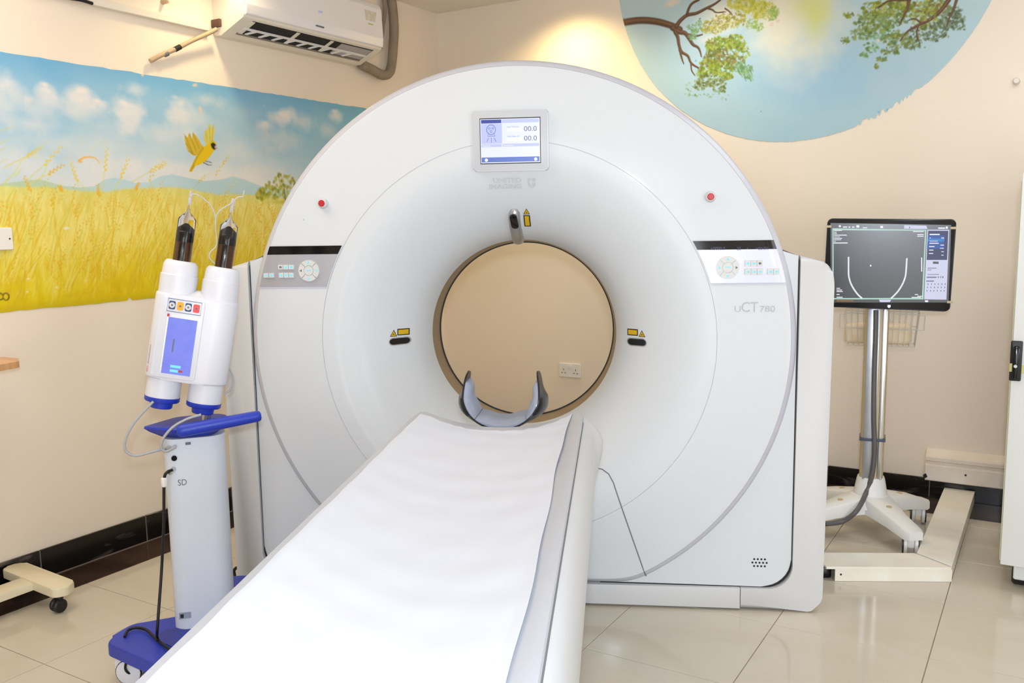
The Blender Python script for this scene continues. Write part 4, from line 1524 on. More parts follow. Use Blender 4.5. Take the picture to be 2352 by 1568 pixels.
for (x0, y0, x1, y1) in ((1640, 850, 1780, 862), (1635, 880, 1700, 890), (1640, 950, 1820, 960), (1625, 990, 1780, 1010), (1800, 985, 1815, 1010), (1835, 985, 1850, 1010), (1868, 982, 1888, 1012), (1620, 1050, 1740, 1068),
                         (1350, 205, 1366, 235)):
    MB().prism([mxy(x0, y0), mxy(x1, y0), mxy(x1, y1), mxy(x0, y1)], -0.1225, -0.1205, 'y').xf(MR).build('panel_mark', m_lcdg, fr, MC, smooth=0)
for pl in ([(402, 680), (403, 930), (412, 1010), (440, 1100), (490, 1190), (550, 1270), (615, 1330)], [(1316, 700), (1300, 930), (1285, 1010), (1250, 1100), (1190, 1200), (1130, 1270), (1065, 1332)]):
    MB().tube([(mxy(*q)[0], -0.1232, mxy(*q)[1]) for q in pl], 0.0036, 6, 5).xf(MR).build('scan_curve', m_w_em, fr, MC, smooth=60)
for q in ((90, 205), (2043, 228), (1990, 1388)):
    c = mxy(*q)
    MB().box((c[0], -0.1215, c[1]), (0.022, 0.004, 0.010), 0.0008, 1).xf(MR).build('corner_clip', m_beige, fr, MC)
c = mxy(1037, 1455)
MB().prism([(c[0] - 0.006, c[1] + 0.006), (c[0] + 0.006, c[1] + 0.006), (c[0] + 0.006, c[1] - 0.003), (c[0], c[1] - 0.007), (c[0] - 0.006, c[1] - 0.003)], -0.1215, -0.119, 'y').xf(MR).build('monitor_emblem', m_alu, fr, MC, smooth=0)

# wire basket hung behind the post
bk = thing('wire_basket', 'grey wire basket hung behind the monitor stand post, below the screen', 'basket', tuple(MC + MD * 0.12 + np.array([0, 0, 0.84])))
BO = MC + MD * 0.12 + np.array([0, 0, 0.84])
bl = [m_of(on_plane(x, y, MC + MD * 0.12, MD)) for x, y in ((1942, 716), (2112, 716), (2104, 788), (1943, 788))]
x0, x1, zt, zb = bl[0][0], bl[1][0], bl[0][2] + 0.01, bl[3][2]
y0, y1 = 0.062, 0.20
wb = MB()
for z, k in ((zt, 0), (zt - 0.010, 0), ((zt + zb) / 2, 0.006), (zb, 0.014)):
    wb.tube([(x0 + k, y0, z), (x1 - k, y0, z), (x1 - k, y1 - k, z), (x0 + k, y1 - k, z)], 0.0022, 6, sub=1, closed=True)
for t in np.linspace(0, 1, 13):
    wb.tube([(x0 + (x1 - x0) * t, y0, zt), (x0 + 0.014 + (x1 - x0 - 0.028) * t, y0, zb), (x0 + 0.014 + (x1 - x0 - 0.028) * t, y1 - 0.014, zb), (x0 + (x1 - x0) * t, y1, zt)], 0.0015, 5, sub=1)
for t in np.linspace(0.15, 0.85, 4):
    for xx in (x0, x1):
        wb.tube([(xx, y0 + (y1 - y0) * t, zt), (xx + (0.014 if xx == x0 else -0.014), y0 + (y1 - y0) * t, zb)], 0.0015, 5, sub=1)
for xx, s in ((x0, -1), (x1, 1)):
    zc_ = zt - 0.06
    wb.tube([(xx, 0.12, zc_ + 0.04), (xx + s * 0.024, 0.12, zc_ + 0.04), (xx + s * 0.022, 0.12, zc_ - 0.025), (xx - s * 0.004, 0.12, zc_ - 0.025)], 0.002, 5, sub=1)
wb.xf(MR).build('basket_wires', m_wire, bk, BO, smooth=50)
MB().box(((x0 + x1) / 2, 0.0545, zt - 0.02), (0.08, 0.016, 0.03), 0.002).xf(MR).build('basket_bracket', m_wire, bk, BO)
pk = MB().box((0.082, 0.125, zb + 0.050), (0.13, 0.085, 0.09), 0.02, 3).xf(MR).build('packet', m_packet)
tag(pk, 'tan packet lying in the wire basket, right of the post', 'packet')
pk = MB().box((-0.085, 0.125, zb + 0.050), (0.10, 0.085, 0.09), 0.02, 3).xf(MR).build('packet', m_packet)
tag(pk, 'tan packet lying in the wire basket, left of the post', 'packet')


# ================================================================== FLOOR DUCT, TRUNKING, RACK
A0, A1 = np.array([-0.664, 3.500, 0]), np.array([-0.272, 3.708, 0])
ad = (A1 - A0) / np.linalg.norm(A1 - A0)
an = np.array([-ad[1], ad[0], 0])
fd = thing('floor_duct', 'low white metal cable duct lying on the floor in front of the monitor stand', 'cable duct', tuple(A0))
DZ = 0.056
B0, B1 = np.array([-0.415, 3.80, 0]), np.array([-0.278, 3.712, 0])
front = [tuple(A0[:2]), tuple(A1[:2]), tuple((A1 + an * 0.008)[:2]), tuple((A0 + an * 0.008)[:2])]
MB().prism(front, 0.001, DZ - 0.006, 'z').build('duct_side', m_duct, fd, A0, smooth=0)
lidA = [tuple((A0 - ad * 0.035 - an * 0.004)[:2]), tuple((A1 - ad * 0.006 - an * 0.004)[:2]), tuple((A1 - ad * 0.005)[:2]), (-0.418, 3.800), tuple((A0 - ad * 0.05 + an * 0.15)[:2])]
MB().prism(lidA, DZ + 0.004, DZ - 0.005, 'z', 0.0012, 1).build('duct_lid', m_duct, fd, A0, smooth=0)
MB().prism([tuple((A0 + an * 0.14)[:2]), (-0.43, 3.80), (-0.425, 3.79), tuple((A0 + an * 0.132)[:2])], 0.001, DZ - 0.006, 'z').build('duct_side', m_duct, fd, A0, smooth=0)
q = A0 + an * 0.003
MB().cyl(tuple(A0 + ad * 0.022 - an * 0.001 + np.array([0, 0, 0.028])), tuple(A0 + ad * 0.022 + an * 0.003 + np.array([0, 0, 0.028])), 0.004, n=10).build('screw_hole', m_gap, fd, A0, smooth=0)
MB().box(tuple(A0 - ad * 0.03 + an * 0.07 + np.array([0, 0, 0.024])), (0.05, 0.09, 0.046), 0.008, M=Matrix.Rotation(math.atan2(ad[1], ad[0]), 3, 'Z')).build('duct_cable', m_black, fd, A0)
fd2 = thing('floor_duct', 'low white metal cable duct on the floor running back to the wall trunking', 'cable duct', (-0.34, 4.2, 0))
o2 = np.array([-0.34, 4.2, 0])
MB().prism([(-0.410, 3.806), (-0.274, 3.716), (-0.272, 4.826), (-0.408, 4.826)], DZ + 0.006, DZ - 0.004, 'z', 0.0012, 1).build('duct_lid', m_duct, fd2, o2, smooth=0)
MB().prism([(-0.281, 3.722), (-0.275, 3.719), (-0.273, 4.826), (-0.279, 4.826)], 0.001, DZ - 0.004, 'z').build('duct_side', m_duct, fd2, o2, smooth=0)
MB().prism([(-0.409, 3.808), (-0.403, 3.804), (-0.401, 4.826), (-0.407, 4.826)], 0.001, DZ - 0.004, 'z').build('duct_side', m_duct, fd2, o2, smooth=0)

# wall trunking on the back wall
wt = thing('wall_trunking', 'worn white grooved cable trunking on the back wall just above the skirting', 'cable trunking', (-0.5, WY, 0.09))
wo = np.array([-0.5, WY, 0.09])
prof = [(WY, 0.094), (WY - 0.045, 0.094), (WY - 0.048, 0.098), (WY - 0.048, 0.172), (WY - 0.044, 0.178), (WY - 0.040, 0.181), (WY - 0.040, 0.192), (WY - 0.050, 0.197),
        (WY - 0.050, 0.214), (WY - 0.046, 0.222), (WY - 0.005, 0.249), (WY, 0.249)]
MB().prism(prof, -0.497, 0.62, 'x').build('trunking_body', m_trunkd, wt, wo, smooth=20)
MB().cyl((-0.315, WY - 0.0475, 0.143), (-0.315, WY - 0.050, 0.143), 0.005, n=10).build('screw_hole', m_gap, wt, wo)
MB().prism([(-0.50, 0.10), (-0.485, 0.112), (-0.493, 0.13), (-0.506, 0.118)], WY - 0.050, WY - 0.046, 'y').build('chip_mark', m_gap, wt, wo, smooth=0)

# white equipment rack at the right edge
rk = thing('equipment_rack', 'tall white equipment cabinet with a black swing handle at the right edge', 'cabinet', (0.15, 4.0, 0))
ro = np.array([0.15, 4.0, 0])
RXL, RYF = -0.122, 3.70
MB().box((RXL + 0.305, RYF + 0.375, 0.82), (0.60, 0.70, 1.42), 0.004).build('cabinet_body', m_rack, rk, ro)
dr = MB().box((RXL + 0.31, RYF + 0.010, 0.828), (0.60, 0.020, 1.446), 0.003).build('cabinet_door', m_rack, rk, ro)
MB().box((RXL + 0.0085, RYF + 0.0225, 0.82), (0.006, 0.005, 1.40)).build('door_gasket', m_gasket, rk, ro)
hx = (-0.118 + -0.080) / 2
hb = MB().prism(fillet(rect(hx - 0.019, hx + 0.019, 0.806, 0.952), 0.005, 4), RYF - 0.012, RYF + 0.001, 'y', 0.003, 2).build('swing_handle', m_matblk, dr, ro, smooth=40)
MB().prism(fillet(rect(hx - 0.010, hx + 0.011, 0.812, 0.935), 0.009, 5), RYF - 0.026, RYF - 0.010, 'y', 0.004, 2).build('handle_lever', m_black, dr, ro, smooth=40)
MB().cyl((hx, RYF - 0.02, 0.862), (hx, RYF - 0.0275, 0.862), 0.006, n=16).build('handle_lock', m_steel, dr, ro)
MB().box((hx - 0.005, RYF - 0.0135, 0.855), (0.028, 0.002, 0.030)).build('tape_strip', m_tape, dr, ro, smooth=0)
MB().box((hx + 0.034, RYF - 0.0008, 0.849), (0.030, 0.002, 0.030)).build('tape_strip', m_tape, dr, ro, smooth=0)
for (x, y) in ((RXL + 0.075, RYF + 0.10), (RXL + 0.53, RYF + 0.10), (RXL + 0.075, RYF + 0.62), (RXL + 0.53, RYF + 0.62)):
    c = MB().prism(fillet([(x - 0.022, 0.03), (x + 0.022, 0.03), (x + 0.022, 0.108), (x - 0.022, 0.108)], 0.008, 3), y - 0.03, y + 0.03, 'y', 0.003, 1, True).build('caster_fork', m_rack, rk, ro)
    MB().revolve((x - 0.027, y + 0.01, 0.036), (x + 0.027, y + 0.01, 0.036), [(0, 0.028), (0.15, 0.0355), (0.85, 0.0355), (1, 0.028)], 20).build('caster_wheel', m_matblk, c, ro)


# ================================================================== AIR CONDITIONER AND PIPES (left wall)
AY0, AY1 = 3.035, 4.025
ac = thing('air_conditioner', 'white wall-mounted split air conditioner high on the left wall', 'air conditioner', (WX, (AY0 + AY1) / 2, 2.30))
ao = np.array([WX, (AY0 + AY1) / 2, 2.30])
sec = fillet([(WX, 2.298), (WX + 0.055, 2.298), (WX + 0.205, 2.362), (WX + 0.224, 2.392), (WX + 0.212, 2.592), (WX, 2.608)], [0, 0.02, 0.012, 0.03, 0.03, 0.0], 5)
sec_in = sec


def ac_ext(y0, y1, s, bev=0.0):
    return MB().prism([(a, b_) for a, b_ in s], y0, y1, 'y', bev, 2, True)


bd = [(WX, 2.298), (WX + 0.050, 2.298), (WX + 0.206, 2.364), (WX + 0.212, 2.392), (WX + 0.203, 2.586), (WX, 2.604)]
ac_ext(AY0, AY1, fillet(bd, [0, 0.02, 0.01, 0.02, 0.03, 0], 5), 0.006).build('casing', m_acb, ac, ao, smooth=35)
fp = [(WX + 0.205, 2.372), (WX + 0.220, 2.378), (WX + 0.226, 2.42), (WX + 0.217, 2.575), (WX + 0.200, 2.606), (WX + 0.05, 2.612), (WX + 0.05, 2.606), (WX + 0.196, 2.598), (WX + 0.210, 2.57), (WX + 0.219, 2.42)]
ac_ext(AY0 + 0.006, AY1 - 0.004, fillet(fp, [0, 0.006, 0.03, 0.02, 0.02, 0, 0, 0.02, 0.02, 0.02], 4), 0.0).build('front_panel', m_acw, ac, ao, smooth=40)
# outlet slot on the sloping underside
o0, o1 = np.array([WX + 0.050, 2.298]), np.array([WX + 0.206, 2.364])
dn = np.array([(o1 - o0)[1], -(o1 - o0)[0]])
dn = dn / np.linalg.norm(dn)


def slope(y0, y1, t0, t1, lift, name, m, par=ac, th=0.003):
    a, b_ = o0 + (o1 - o0) * t0, o0 + (o1 - o0) * t1
    c = [a + dn * lift, b_ + dn * lift, b_ + dn * (lift - th), a + dn * (lift - th)]
    return MB().prism([tuple(q) for q in c], y0, y1, 'y').build(name, m, par, ao, smooth=0)


slot = slope(AY0 + 0.07, AY1 - 0.05, 0.26, 0.90, 0.0012, 'outlet_slot', m_gap)
slope(AY0 + 0.69, AY1 - 0.055, 0.30, 0.86, 0.0022, 'outlet_liner', mat('outlet_lilac', (176, 168, 172), 0.4), slot)
vane = slope(AY0 + 0.07, AY1 - 0.05, 0.50, 0.58, 0.0065, 'louvre_blade', m_acw, ac, 0.004)
for k in range(3):
    y = AY0 + 0.36 + k * 0.245 if k < 2 else AY0 + 0.065
    slope(y, y + 0.022, 0.28, 0.88, 0.004, 'louvre_post', m_acb, ac)
for k in range(9):
    y = AY0 + 0.10 + k * 0.085
    a, b_ = o0 + (o1 - o0) * 0.30, o0 + (o1 - o0) * 0.52
    pv = MB()
    pv.add([(a[0] + dn[0] * 0.002, y, a[1] + dn[1] * 0.002), (b_[0] + dn[0] * 0.002, y + 0.03, b_[1] + dn[1] * 0.002), (b_[0] + dn[0] * 0.003, y + 0.055, b_[1] + dn[1] * 0.003), (a[0] + dn[0] * 0.003, y + 0.015, a[1] + dn[1] * 0.003),
            (a[0] + dn[0] * 0.005, y, a[1] + dn[1] * 0.005), (b_[0] + dn[0] * 0.005, y + 0.03, b_[1] + dn[1] * 0.005), (b_[0] + dn[0] * 0.006, y + 0.055, b_[1] + dn[1] * 0.006), (a[0] + dn[0] * 0.006, y + 0.015, a[1] + dn[1] * 0.006)],
           [(0, 1, 2, 3), (4, 7, 6, 5), (0, 4, 5, 1), (1, 5, 6, 2), (2, 6, 7, 3), (3, 7, 4, 0)])
    pv.build('guide_vane', m_acw, slot, ao, smooth=0)
slope(AY0 + 0.06, AY1 - 0.05, 0.205, 0.275, 0.0035, 'lower_louvre', mat('louvre_grey', (128, 120, 112), 0.5), ac)
# labels on the front panel


def acq(px0, py0, px1, py1, px2, py2, px3, py3, m, name):
    qs = [on_plane(a, b_, (WX + 0.2235, 0, 0), (1, 0, 0)) for a, b_ in ((px0, py0), (px1, py1), (px2, py2), (px3, py3))]
    def fx(z):
        return WX + 0.2265 - max(0, (z - 2.43)) * 0.062 + 0.0008
    b_ = MB()
    vs_ = [(fx(q[2]), q[1], q[2]) for q in qs] + [(fx(q[2]) - 0.004, q[1], q[2]) for q in qs]
    b_.add(vs_, [(0, 1, 2, 3), (7, 6, 5, 4), (0, 4, 5, 1), (1, 5, 6, 2), (2, 6, 7, 3), (3, 7, 4, 0)])
    return b_.build(name, m, ac, ao, smooth=0)


acq(839, 21, 866, 29, 862, 50, 841, 45, m_label, 'energy_label')
acq(846, 53, 857, 56, 857, 58, 846, 55, mat('label_green', (178, 188, 80), 0.5), 'label_strip')
acq(726, 57, 744, 62, 743, 65, 725, 60, m_inkg, 'brand_mark')
acq(732, 24, 741, 26, 740, 31, 731, 29, mat('display_glow', (226, 222, 250), 0.3, emit=0.4), 'temperature_display')

# refrigerant pipe in grey lagging at the right end of the unit
rp = [on_plane(x, y, (WX + 0.045, 0, 0), (1, 0, 0)) for x, y in ((893, -25), (900, 5), (905, 60), (903, 110), (899, 150))]
rp += [on_plane(x, y, (WX + 0.045, 0, 0), (1, 0, 0)) for x, y in ((893, 168), (878, 172), (855, 160), (828, 147))]
tag(MB().tube(rp, 0.028, 12, 5).build('refrigerant_pipe', m_foam, smooth=60), 'grey lagged refrigerant pipe curling down beside the air conditioner', 'pipe')
rp = [on_plane(x, y, (WX + 0.03, 0, 0), (1, 0, 0)) for x, y in ((880, -20), (884, 20), (880, 60), (874, 110))]
tag(MB().tube(rp, 0.012, 10, 5).build('refrigerant_pipe', m_foam, smooth=60), 'thin pipe running straight down behind the right end of the air conditioner', 'pipe')
# drain pipe stub, left end
dp = [on_plane(x, y, (WX + c, 0, 0), (1, 0, 0)) for x, y, c in ((497, 67, 0.055), (480, 76, 0.05), (440, 94, 0.04), (405, 112, 0.032), (372, 126, 0.024), (345, 140, 0.018))]
dt = thing('drain_pipe', 'thin beige drain pipe slanting down from the left end of the air conditioner', 'pipe', tuple(dp[3]))
MB().tube(dp, 0.0100, 10, 5).build('pipe_run', m_pipe, dt, dp[3], smooth=60)
a, b_ = np.array(dp[3]), np.array(dp[2])
MB().tube([a + (b_ - a) * -0.1, a + (b_ - a) * 0.25], 0.0118, 10, sub=1).build('pipe_tape', m_gap, dt, dp[3])
MB().tube([a + (b_ - a) * -0.75, a + (b_ - a) * -0.55], 0.0115, 10, sub=1).build('pipe_tape', m_inkg, dt, dp[3])
q = on_plane(499, 54, (WX + 0.03, 0, 0), (1, 0, 0))
MB().box(q, (0.055, 0.026, 0.035), 0.002).build('pipe_outlet', mat('outlet_brown', (96, 70, 56), 0.7, var=0.1), dt, dp[3])
# white trunking left of the unit
t0, t1 = (2.30, 2.326), (2.988, 2.312)
wt2 = MB().prism([(2.02, 2.318), (2.988, 2.312), (2.988, 2.341), (2.02, 2.347)], WX + 0.001, WX + 0.028, 'x', 0.002, 1, True).build('wall_trunking', m_trunk, smooth=0)
tag(wt2, 'plain white cable trunking strip high on the left wall beside the air conditioner', 'cable trunking')
q0, q1 = on_plane(160, -4, (WX + 0.03, 0, 0), (1, 0, 0)), on_plane(212, 8, (WX + 0.03, 0, 0), (1, 0, 0))
tag(MB().tube([q0, (np.array(q0) + q1) / 2 + np.array([0.004, 0, 0.002]), q1], 0.007, 8, 4).build('wall_cable', m_cord, smooth=60), 'short black cable entering the white trunking high on the left wall', 'cable')
q = on_plane(380, 3, (WX + 0.02, 0, 0), (1, 0, 0))
tag(MB().revolve((WX, q[1], q[2]), (WX + 0.035, q[1], q[2] - 0.004), [(0, 0.012), (0.3, 0.010), (1, 0.007)], 14).build('wall_plug', m_pipe, smooth=50), 'small beige peg on the left wall above the trunking', 'peg')
q = on_plane(2335, 187, (0, WY, 0), (0, 1, 0))
tag(MB().revolve((q[0], WY, q[2]), (q[0], WY - 0.03, q[2]), [(0, 0.016), (0.6, 0.015), (1, 0.011)], 18).build('wall_peg', m_trunk, smooth=50), 'small round beige peg on the back wall at the upper right', 'peg')

# sockets
so = thing('wall_socket', 'white double power socket on the back wall seen through the scanner bore', 'socket', (-2.52, WY, 0.50))
s0 = np.array([-2.52, WY, 0.50])
c = on_plane(1310, 850, (0, WY, 0), (0, 1, 0))
MB().prism(fillet(rect(c[0] - 0.073, c[0] + 0.073, c[2] - 0.043, c[2] + 0.043), 0.006, 3), WY - 0.010, WY, 'y', 0.002, 1).build('face_plate', m_sock, so, s0, smooth=30)
for k in (-0.036, 0.036):
    MB().box((c[0] + k * 0.28, WY - 0.011, c[2] + 0.022), (0.014, 0.006, 0.022), 0.001, 1).build('rocker', m_sock, so, s0)
    h = MB()
    for dx, dz, w_, h_ in ((0, 0.004, 0.005, 0.010), (-0.011, -0.016, 0.009, 0.005), (0.011, -0.016, 0.009, 0.005)):
        h.box((c[0] + k * 1.15 + dx, WY - 0.0105, c[2] + dz), (w_, 0.002, h_))
    h.build('pin_holes', m_inkg, so, s0, smooth=0)
lo = thing('wall_socket', 'blank white switch plate on the field mural at the left edge', 'socket', (WX, 1.95, 1.37))
l0 = np.array([WX, 1.95, 1.37])
MB().prism(fillet([(1.865, 1.330), (1.985, 1.330), (1.985, 1.415), (1.865, 1.415)], 0.005, 3), WX + 0.014, WX + 0.003, 'x', 0.002, 1).build('face_plate', m_sock, lo, l0, smooth=30)
MB().cyl((WX + 0.0135, 1.972, 1.372), (WX + 0.0155, 1.972, 1.372), 0.0032, n=10).build('plate_screw', m_ink, lo, l0)


# ================================================================== MURALS (painted walls: colour per vertex of a fine grid)
class Canvas:
    def __init__(s, a0, a1, b0, b1, nx, ny, plane):
        s.a0, s.a1, s.b0, s.b1, s.nx, s.ny, s.plane = a0, a1, b0, b1, nx, ny, plane
        s.c = np.zeros((ny, nx, 3), np.float32)
        s.X, s.Y = np.meshgrid(np.linspace(a0, a1, nx), np.linspace(b0, b1, ny))
        s.dx = (a1 - a0) / (nx - 1)
        s.dy = (b1 - b0) / (ny - 1)

    def P(s, px, py):
        q = on_plane(px, py, *s.plane[:2])
        return np.array([q[s.plane[2]], q[2]])

    def noise(s, cell, seed, oct=3, ax=1.0):
        out = np.zeros((s.ny, s.nx), np.float32)
        r = np.random.default_rng(seed)
        amp, tot = 1.0, 0.0
        for o in range(oct):
            gx_ = (s.X - s.a0) / (cell * ax)
            gy_ = (s.Y - s.b0) / cell
            G = r.random((int(gy_.max()) + 3, int(gx_.max()) + 3)).astype(np.float32)
            ix, iy = gx_.astype(int), gy_.astype(int)
            fx, fy = gx_ - ix, gy_ - iy
            fx, fy = fx * fx * (3 - 2 * fx), fy * fy * (3 - 2 * fy)
            v = (G[iy, ix] * (1 - fx) + G[iy, ix + 1] * fx) * (1 - fy) + (G[iy + 1, ix] * (1 - fx) + G[iy + 1, ix + 1] * fx) * fy
            out += v * amp
            tot += amp
            amp *= 0.55
            cell *= 0.5
        return out / tot

    def mix(s, mask, rgb, sl=None):
        if sl is None:
            s.c += (np.array(rgb, np.float32) - s.c) * mask[..., None]
        else:
            s.c[sl] += (np.array(rgb, np.float32) - s.c[sl]) * mask[..., None]

    def win(s, lo, hi):
        i0 = max(0, int((lo[0] - s.a0) / s.dx))
        i1 = min(s.nx, int((hi[0] - s.a0) / s.dx) + 2)
        j0 = max(0, int((lo[1] - s.b0) / s.dy))
        j1 = min(s.ny, int((hi[1] - s.b0) / s.dy) + 2)
        return (slice(j0, max(j0, j1)), slice(i0, max(i0, i1)))

    def blob(s, c, rx, ry, rgb, alpha=1.0, rot=0.0, soft=0.5, nz=None, namp=0.6):
        R = max(rx, ry) * 1.7
        sl = s.win((c[0] - R, c[1] - R), (c[0] + R, c[1] + R))
        X, Y = s.X[sl] - c[0], s.Y[sl] - c[1]
        if X.size == 0:
            return
        ca, sa = math.cos(rot), math.sin(rot)
        d = np.sqrt(((X * ca + Y * sa) / rx) ** 2 + ((-X * sa + Y * ca) / ry) ** 2)
        if nz is not None:
            d = d + (nz[sl] - 0.5) * 2 * namp
        s.mix(np.clip((1 - d) / soft, 0, 1) * alpha, rgb, sl)

    def stroke(s, pts, w0, w1, rgb, alpha=1.0, soft=0.5):
        pts = [np.asarray(p, float) for p in pts]
        n = len(pts) - 1
        m = max(w0, w1) * 1.6
        P = np.array(pts)
        sl = s.win(P.min(0) - m, P.max(0) + m)
        X, Y = s.X[sl], s.Y[sl]
        if X.size == 0:
            return
        best = np.zeros(X.shape, np.float32)
        for i in range(n):
            a, b_ = pts[i], pts[i + 1]
            d = b_ - a
            L = max(d @ d, 1e-12)
            t = np.clip(((X - a[0]) * d[0] + (Y - a[1]) * d[1]) / L, 0, 1)
            dist = np.hypot(X - a[0] - t * d[0], Y - a[1] - t * d[1])
            w = w0 + (w1 - w0) * (i + t) / n
            best = np.maximum(best, np.clip((1 - dist / w) / soft, 0, 1))
        s.mix(best * alpha, rgb, sl)

    def poly(s, pts, rgb, alpha=1.0):
        P = np.array(pts)
        sl = s.win(P.min(0), P.max(0))
        X, Y = s.X[sl], s.Y[sl]
        if X.size == 0:
            return
        ins = np.zeros(X.shape, bool)
        for i in range(len(P)):
            x1, y1 = P[i]
            x2, y2 = P[i - 1]
            ins ^= ((y1 > Y) != (y2 > Y)) & (X < (x2 - x1) * (Y - y1) / (y2 - y1 + 1e-12) + x1)
        s.mix(ins.astype(np.float32) * alpha, rgb, sl)

    def sample(s, A, B):
        i = np.clip((A - s.a0) / s.dx, 0, s.nx - 1.001)
        j = np.clip((B - s.b0) / s.dy, 0, s.ny - 1.001)
        i0, j0 = i.astype(int), j.astype(int)
        fi, fj = (i - i0)[..., None], (j - j0)[..., None]
        return (s.c[j0, i0] * (1 - fi) + s.c[j0, i0 + 1] * fi) * (1 - fj) + (s.c[j0 + 1, i0] * (1 - fi) + s.c[j0 + 1, i0 + 1] * fi) * fj


def spline(pts, sub=6):
    P = [np.array(p, float) for p in pts]
    out = []
    for i in range(len(P) - 1):
        a = P[i - 1] if i else 2 * P[0] - P[1]
        b, c = P[i], P[i + 1]
        d = P[i + 2] if i + 2 < len(P) else 2 * P[-1] - P[-2]
        for k in range(sub):
            t = k / sub
            out.append(0.5 * (2 * b + (c - a) * t + (2 * a - 5 * b + 4 * c - d) * t * t + (3 * b - a - 3 * c + d) * t ** 3))
    out.append(P[-1])
    return out


def grid_mesh(name, V, colors, m):
    """V (rows, cols, 3), colours in sRGB 0..255 per vertex"""
    r, c = V.shape[:2]
    idx = np.arange(r * c).reshape(r, c)
    quads = np.stack([idx[:-1, :-1], idx[:-1, 1:], idx[1:, 1:], idx[1:, :-1]], -1).reshape(-1, 4)
    me = bpy.data.meshes.new(name)
    me.vertices.add(r * c)
    me.vertices.foreach_set('co', V.reshape(-1).astype(np.float32))
    nq = len(quads)
    me.loops.add(nq * 4)
    me.loops.foreach_set('vertex_index', quads.reshape(-1).astype(np.int32))
    me.polygons.add(nq)
    me.polygons.foreach_set('loop_start', (np.arange(nq) * 4).astype(np.int32))
    me.update(calc_edges=True)
    C = np.clip(colors.reshape(-1, 3) / 255.0, 0, 1)
    C = np.where(C <= 0.04045, C / 12.92, ((C + 0.055) / 1.055) ** 2.4)
    at = me.color_attributes.new('paint', 'FLOAT_COLOR', 'POINT')
    at.data.foreach_set('color', np.concatenate([C, np.ones((len(C), 1))], 1).reshape(-1).astype(np.float32))
    me.materials.append(m)
    o = bpy.data.objects.new(name, me)
    COL.objects.link(o)
    return o


# ---- left wall: wheat field under a cloudy sky
cv = Canvas(1.72, 4.75, 1.085, 2.085, 1010, 420, ((WX, 0, 0), (1, 0, 0), 1))
Y, Z = cv.X, cv.Y
zt = np.clip((Z - 1.57) / 0.50, 0, 1)
n1, n2, n3 = cv.noise(0.45, 1, 4, 1.6), cv.noise(0.16, 2, 4, 1.5), cv.noise(0.05, 3, 3, 2.0)
sky_lo, sky_hi = np.array([222, 222, 222.0]), np.array([128, 184, 218.0])
k = np.clip(zt ** 0.75 + (n1 - 0.5) * 0.9 + (n2 - 0.5) * 0.35, 0, 1)
cv.c[:] = sky_lo + (sky_hi - sky_lo) * k[..., None]
right = np.clip((Y - 2.9) / 1.2, 0, 1)
cv.mix(right * 0.65 * np.clip(zt * 1.7, 0, 1), (126, 182, 206))
cv.mix(np.clip((zt - 0.80) / 0.2, 0, 1) * (0.35 + 0.5 * n2), (104, 168, 212))
cv.mix(np.clip((Y - 3.5) / 0.6, 0, 1) * np.clip((zt - 0.72) / 0.28, 0, 1) * 0.6, (116, 176, 186))
nz = cv.noise(0.075, 11, 4)
SC = 1 / 640.0


def cloud(px, py, rx, ry, a=0.85, rgb=(228, 224, 222), soft=0.8):
    c = cv.P(px, py)
    ky = (cv.P(px + 20, py)[0] - c[0]) / 20
    kz = (c[1] - cv.P(px, py + 20)[1]) / 20
    cv.blob(c, rx * ky, ry * kz, rgb, a, 0.0, soft, nz, 0.55)


for a in ((17, 195, 58, 46, .85), (8, 240, 60, 40, .6), (70, 285, 95, 26, .55), (102, 206, 34, 20, .9), (112, 230, 44, 26, .75), (90, 255, 60, 26, .5), (183, 222, 52, 28, .9), (196, 245, 58, 26, .8),
          (180, 262, 40, 18, .7), (232, 236, 22, 10, .7), (297, 250, 48, 38, .85), (306, 205, 38, 20, .65), (290, 290, 60, 34, .7), (275, 262, 26, 20, .7), (410, 236, 34, 22, .9), (408, 262, 38, 22, .6),
          (445, 270, 60, 30, .45), (478, 228, 42, 22, .6), (383, 305, 110, 32, .55), (553, 350, 100, 50, .5), (638, 272, 40, 20, .9), (612, 288, 26, 16, .8), (662, 262, 24, 16, .85), (697, 282, 32, 30, .6),
          (770, 266, 22, 20, .85), (752, 300, 22, 22, .5), (640, 320, 80, 34, .45), (150, 330, 120, 36, .5), (480, 400, 200, 34, .6), (60, 380, 90, 40, .5), (250, 380, 120, 36, .6)):
    cloud(*a)
for a in ((102, 194, 14, 7), (190, 208, 22, 9), (400, 224, 18, 8), (285, 238, 16, 10), (648, 262, 16, 7), (610, 282, 10, 7), (768, 256, 10, 7), (222, 232, 12, 5)):
    cloud(*a, 0.8, (236, 228, 222), 0.9)
for px, py in ((168, 328), (170, 300), (195, 270)):
    cloud(px, py, 40, 20, 0.35, (178, 206, 216))
# distant hills
hz = [(-60, 424), (0, 422), (60, 414), (90, 412), (150, 428), (185, 430), (215, 428), (240, 412), (262, 408), (290, 414), (310, 420), (340, 418), (370, 404), (395, 400), (430, 408), (470, 416), (510, 412), (535, 405), (560, 412), (600, 428), (660, 436), (760, 452)]
hp_ = np.array([cv.P(*p) for p in hz])
hill = np.interp(Y, hp_[:, 0], hp_[:, 1])
fz = [(-60, 426), (0, 424), (40, 428), (100, 424), (140, 430), (190, 436), (240, 436), (290, 432), (340, 430), (400, 428), (440, 434), (500, 444), (560, 444), (640, 452), (760, 470)]
fp_ = np.array([cv.P(*p) for p in fz])
fld = np.interp(Y, fp_[:, 0], fp_[:, 1]) + (n3 - 0.5) * 0.012
mk = ((Z < hill) & (Z > fld - 0.05)).astype(np.float32)
left_g = np.clip((2.40 - Y) / 0.25, 0, 1)
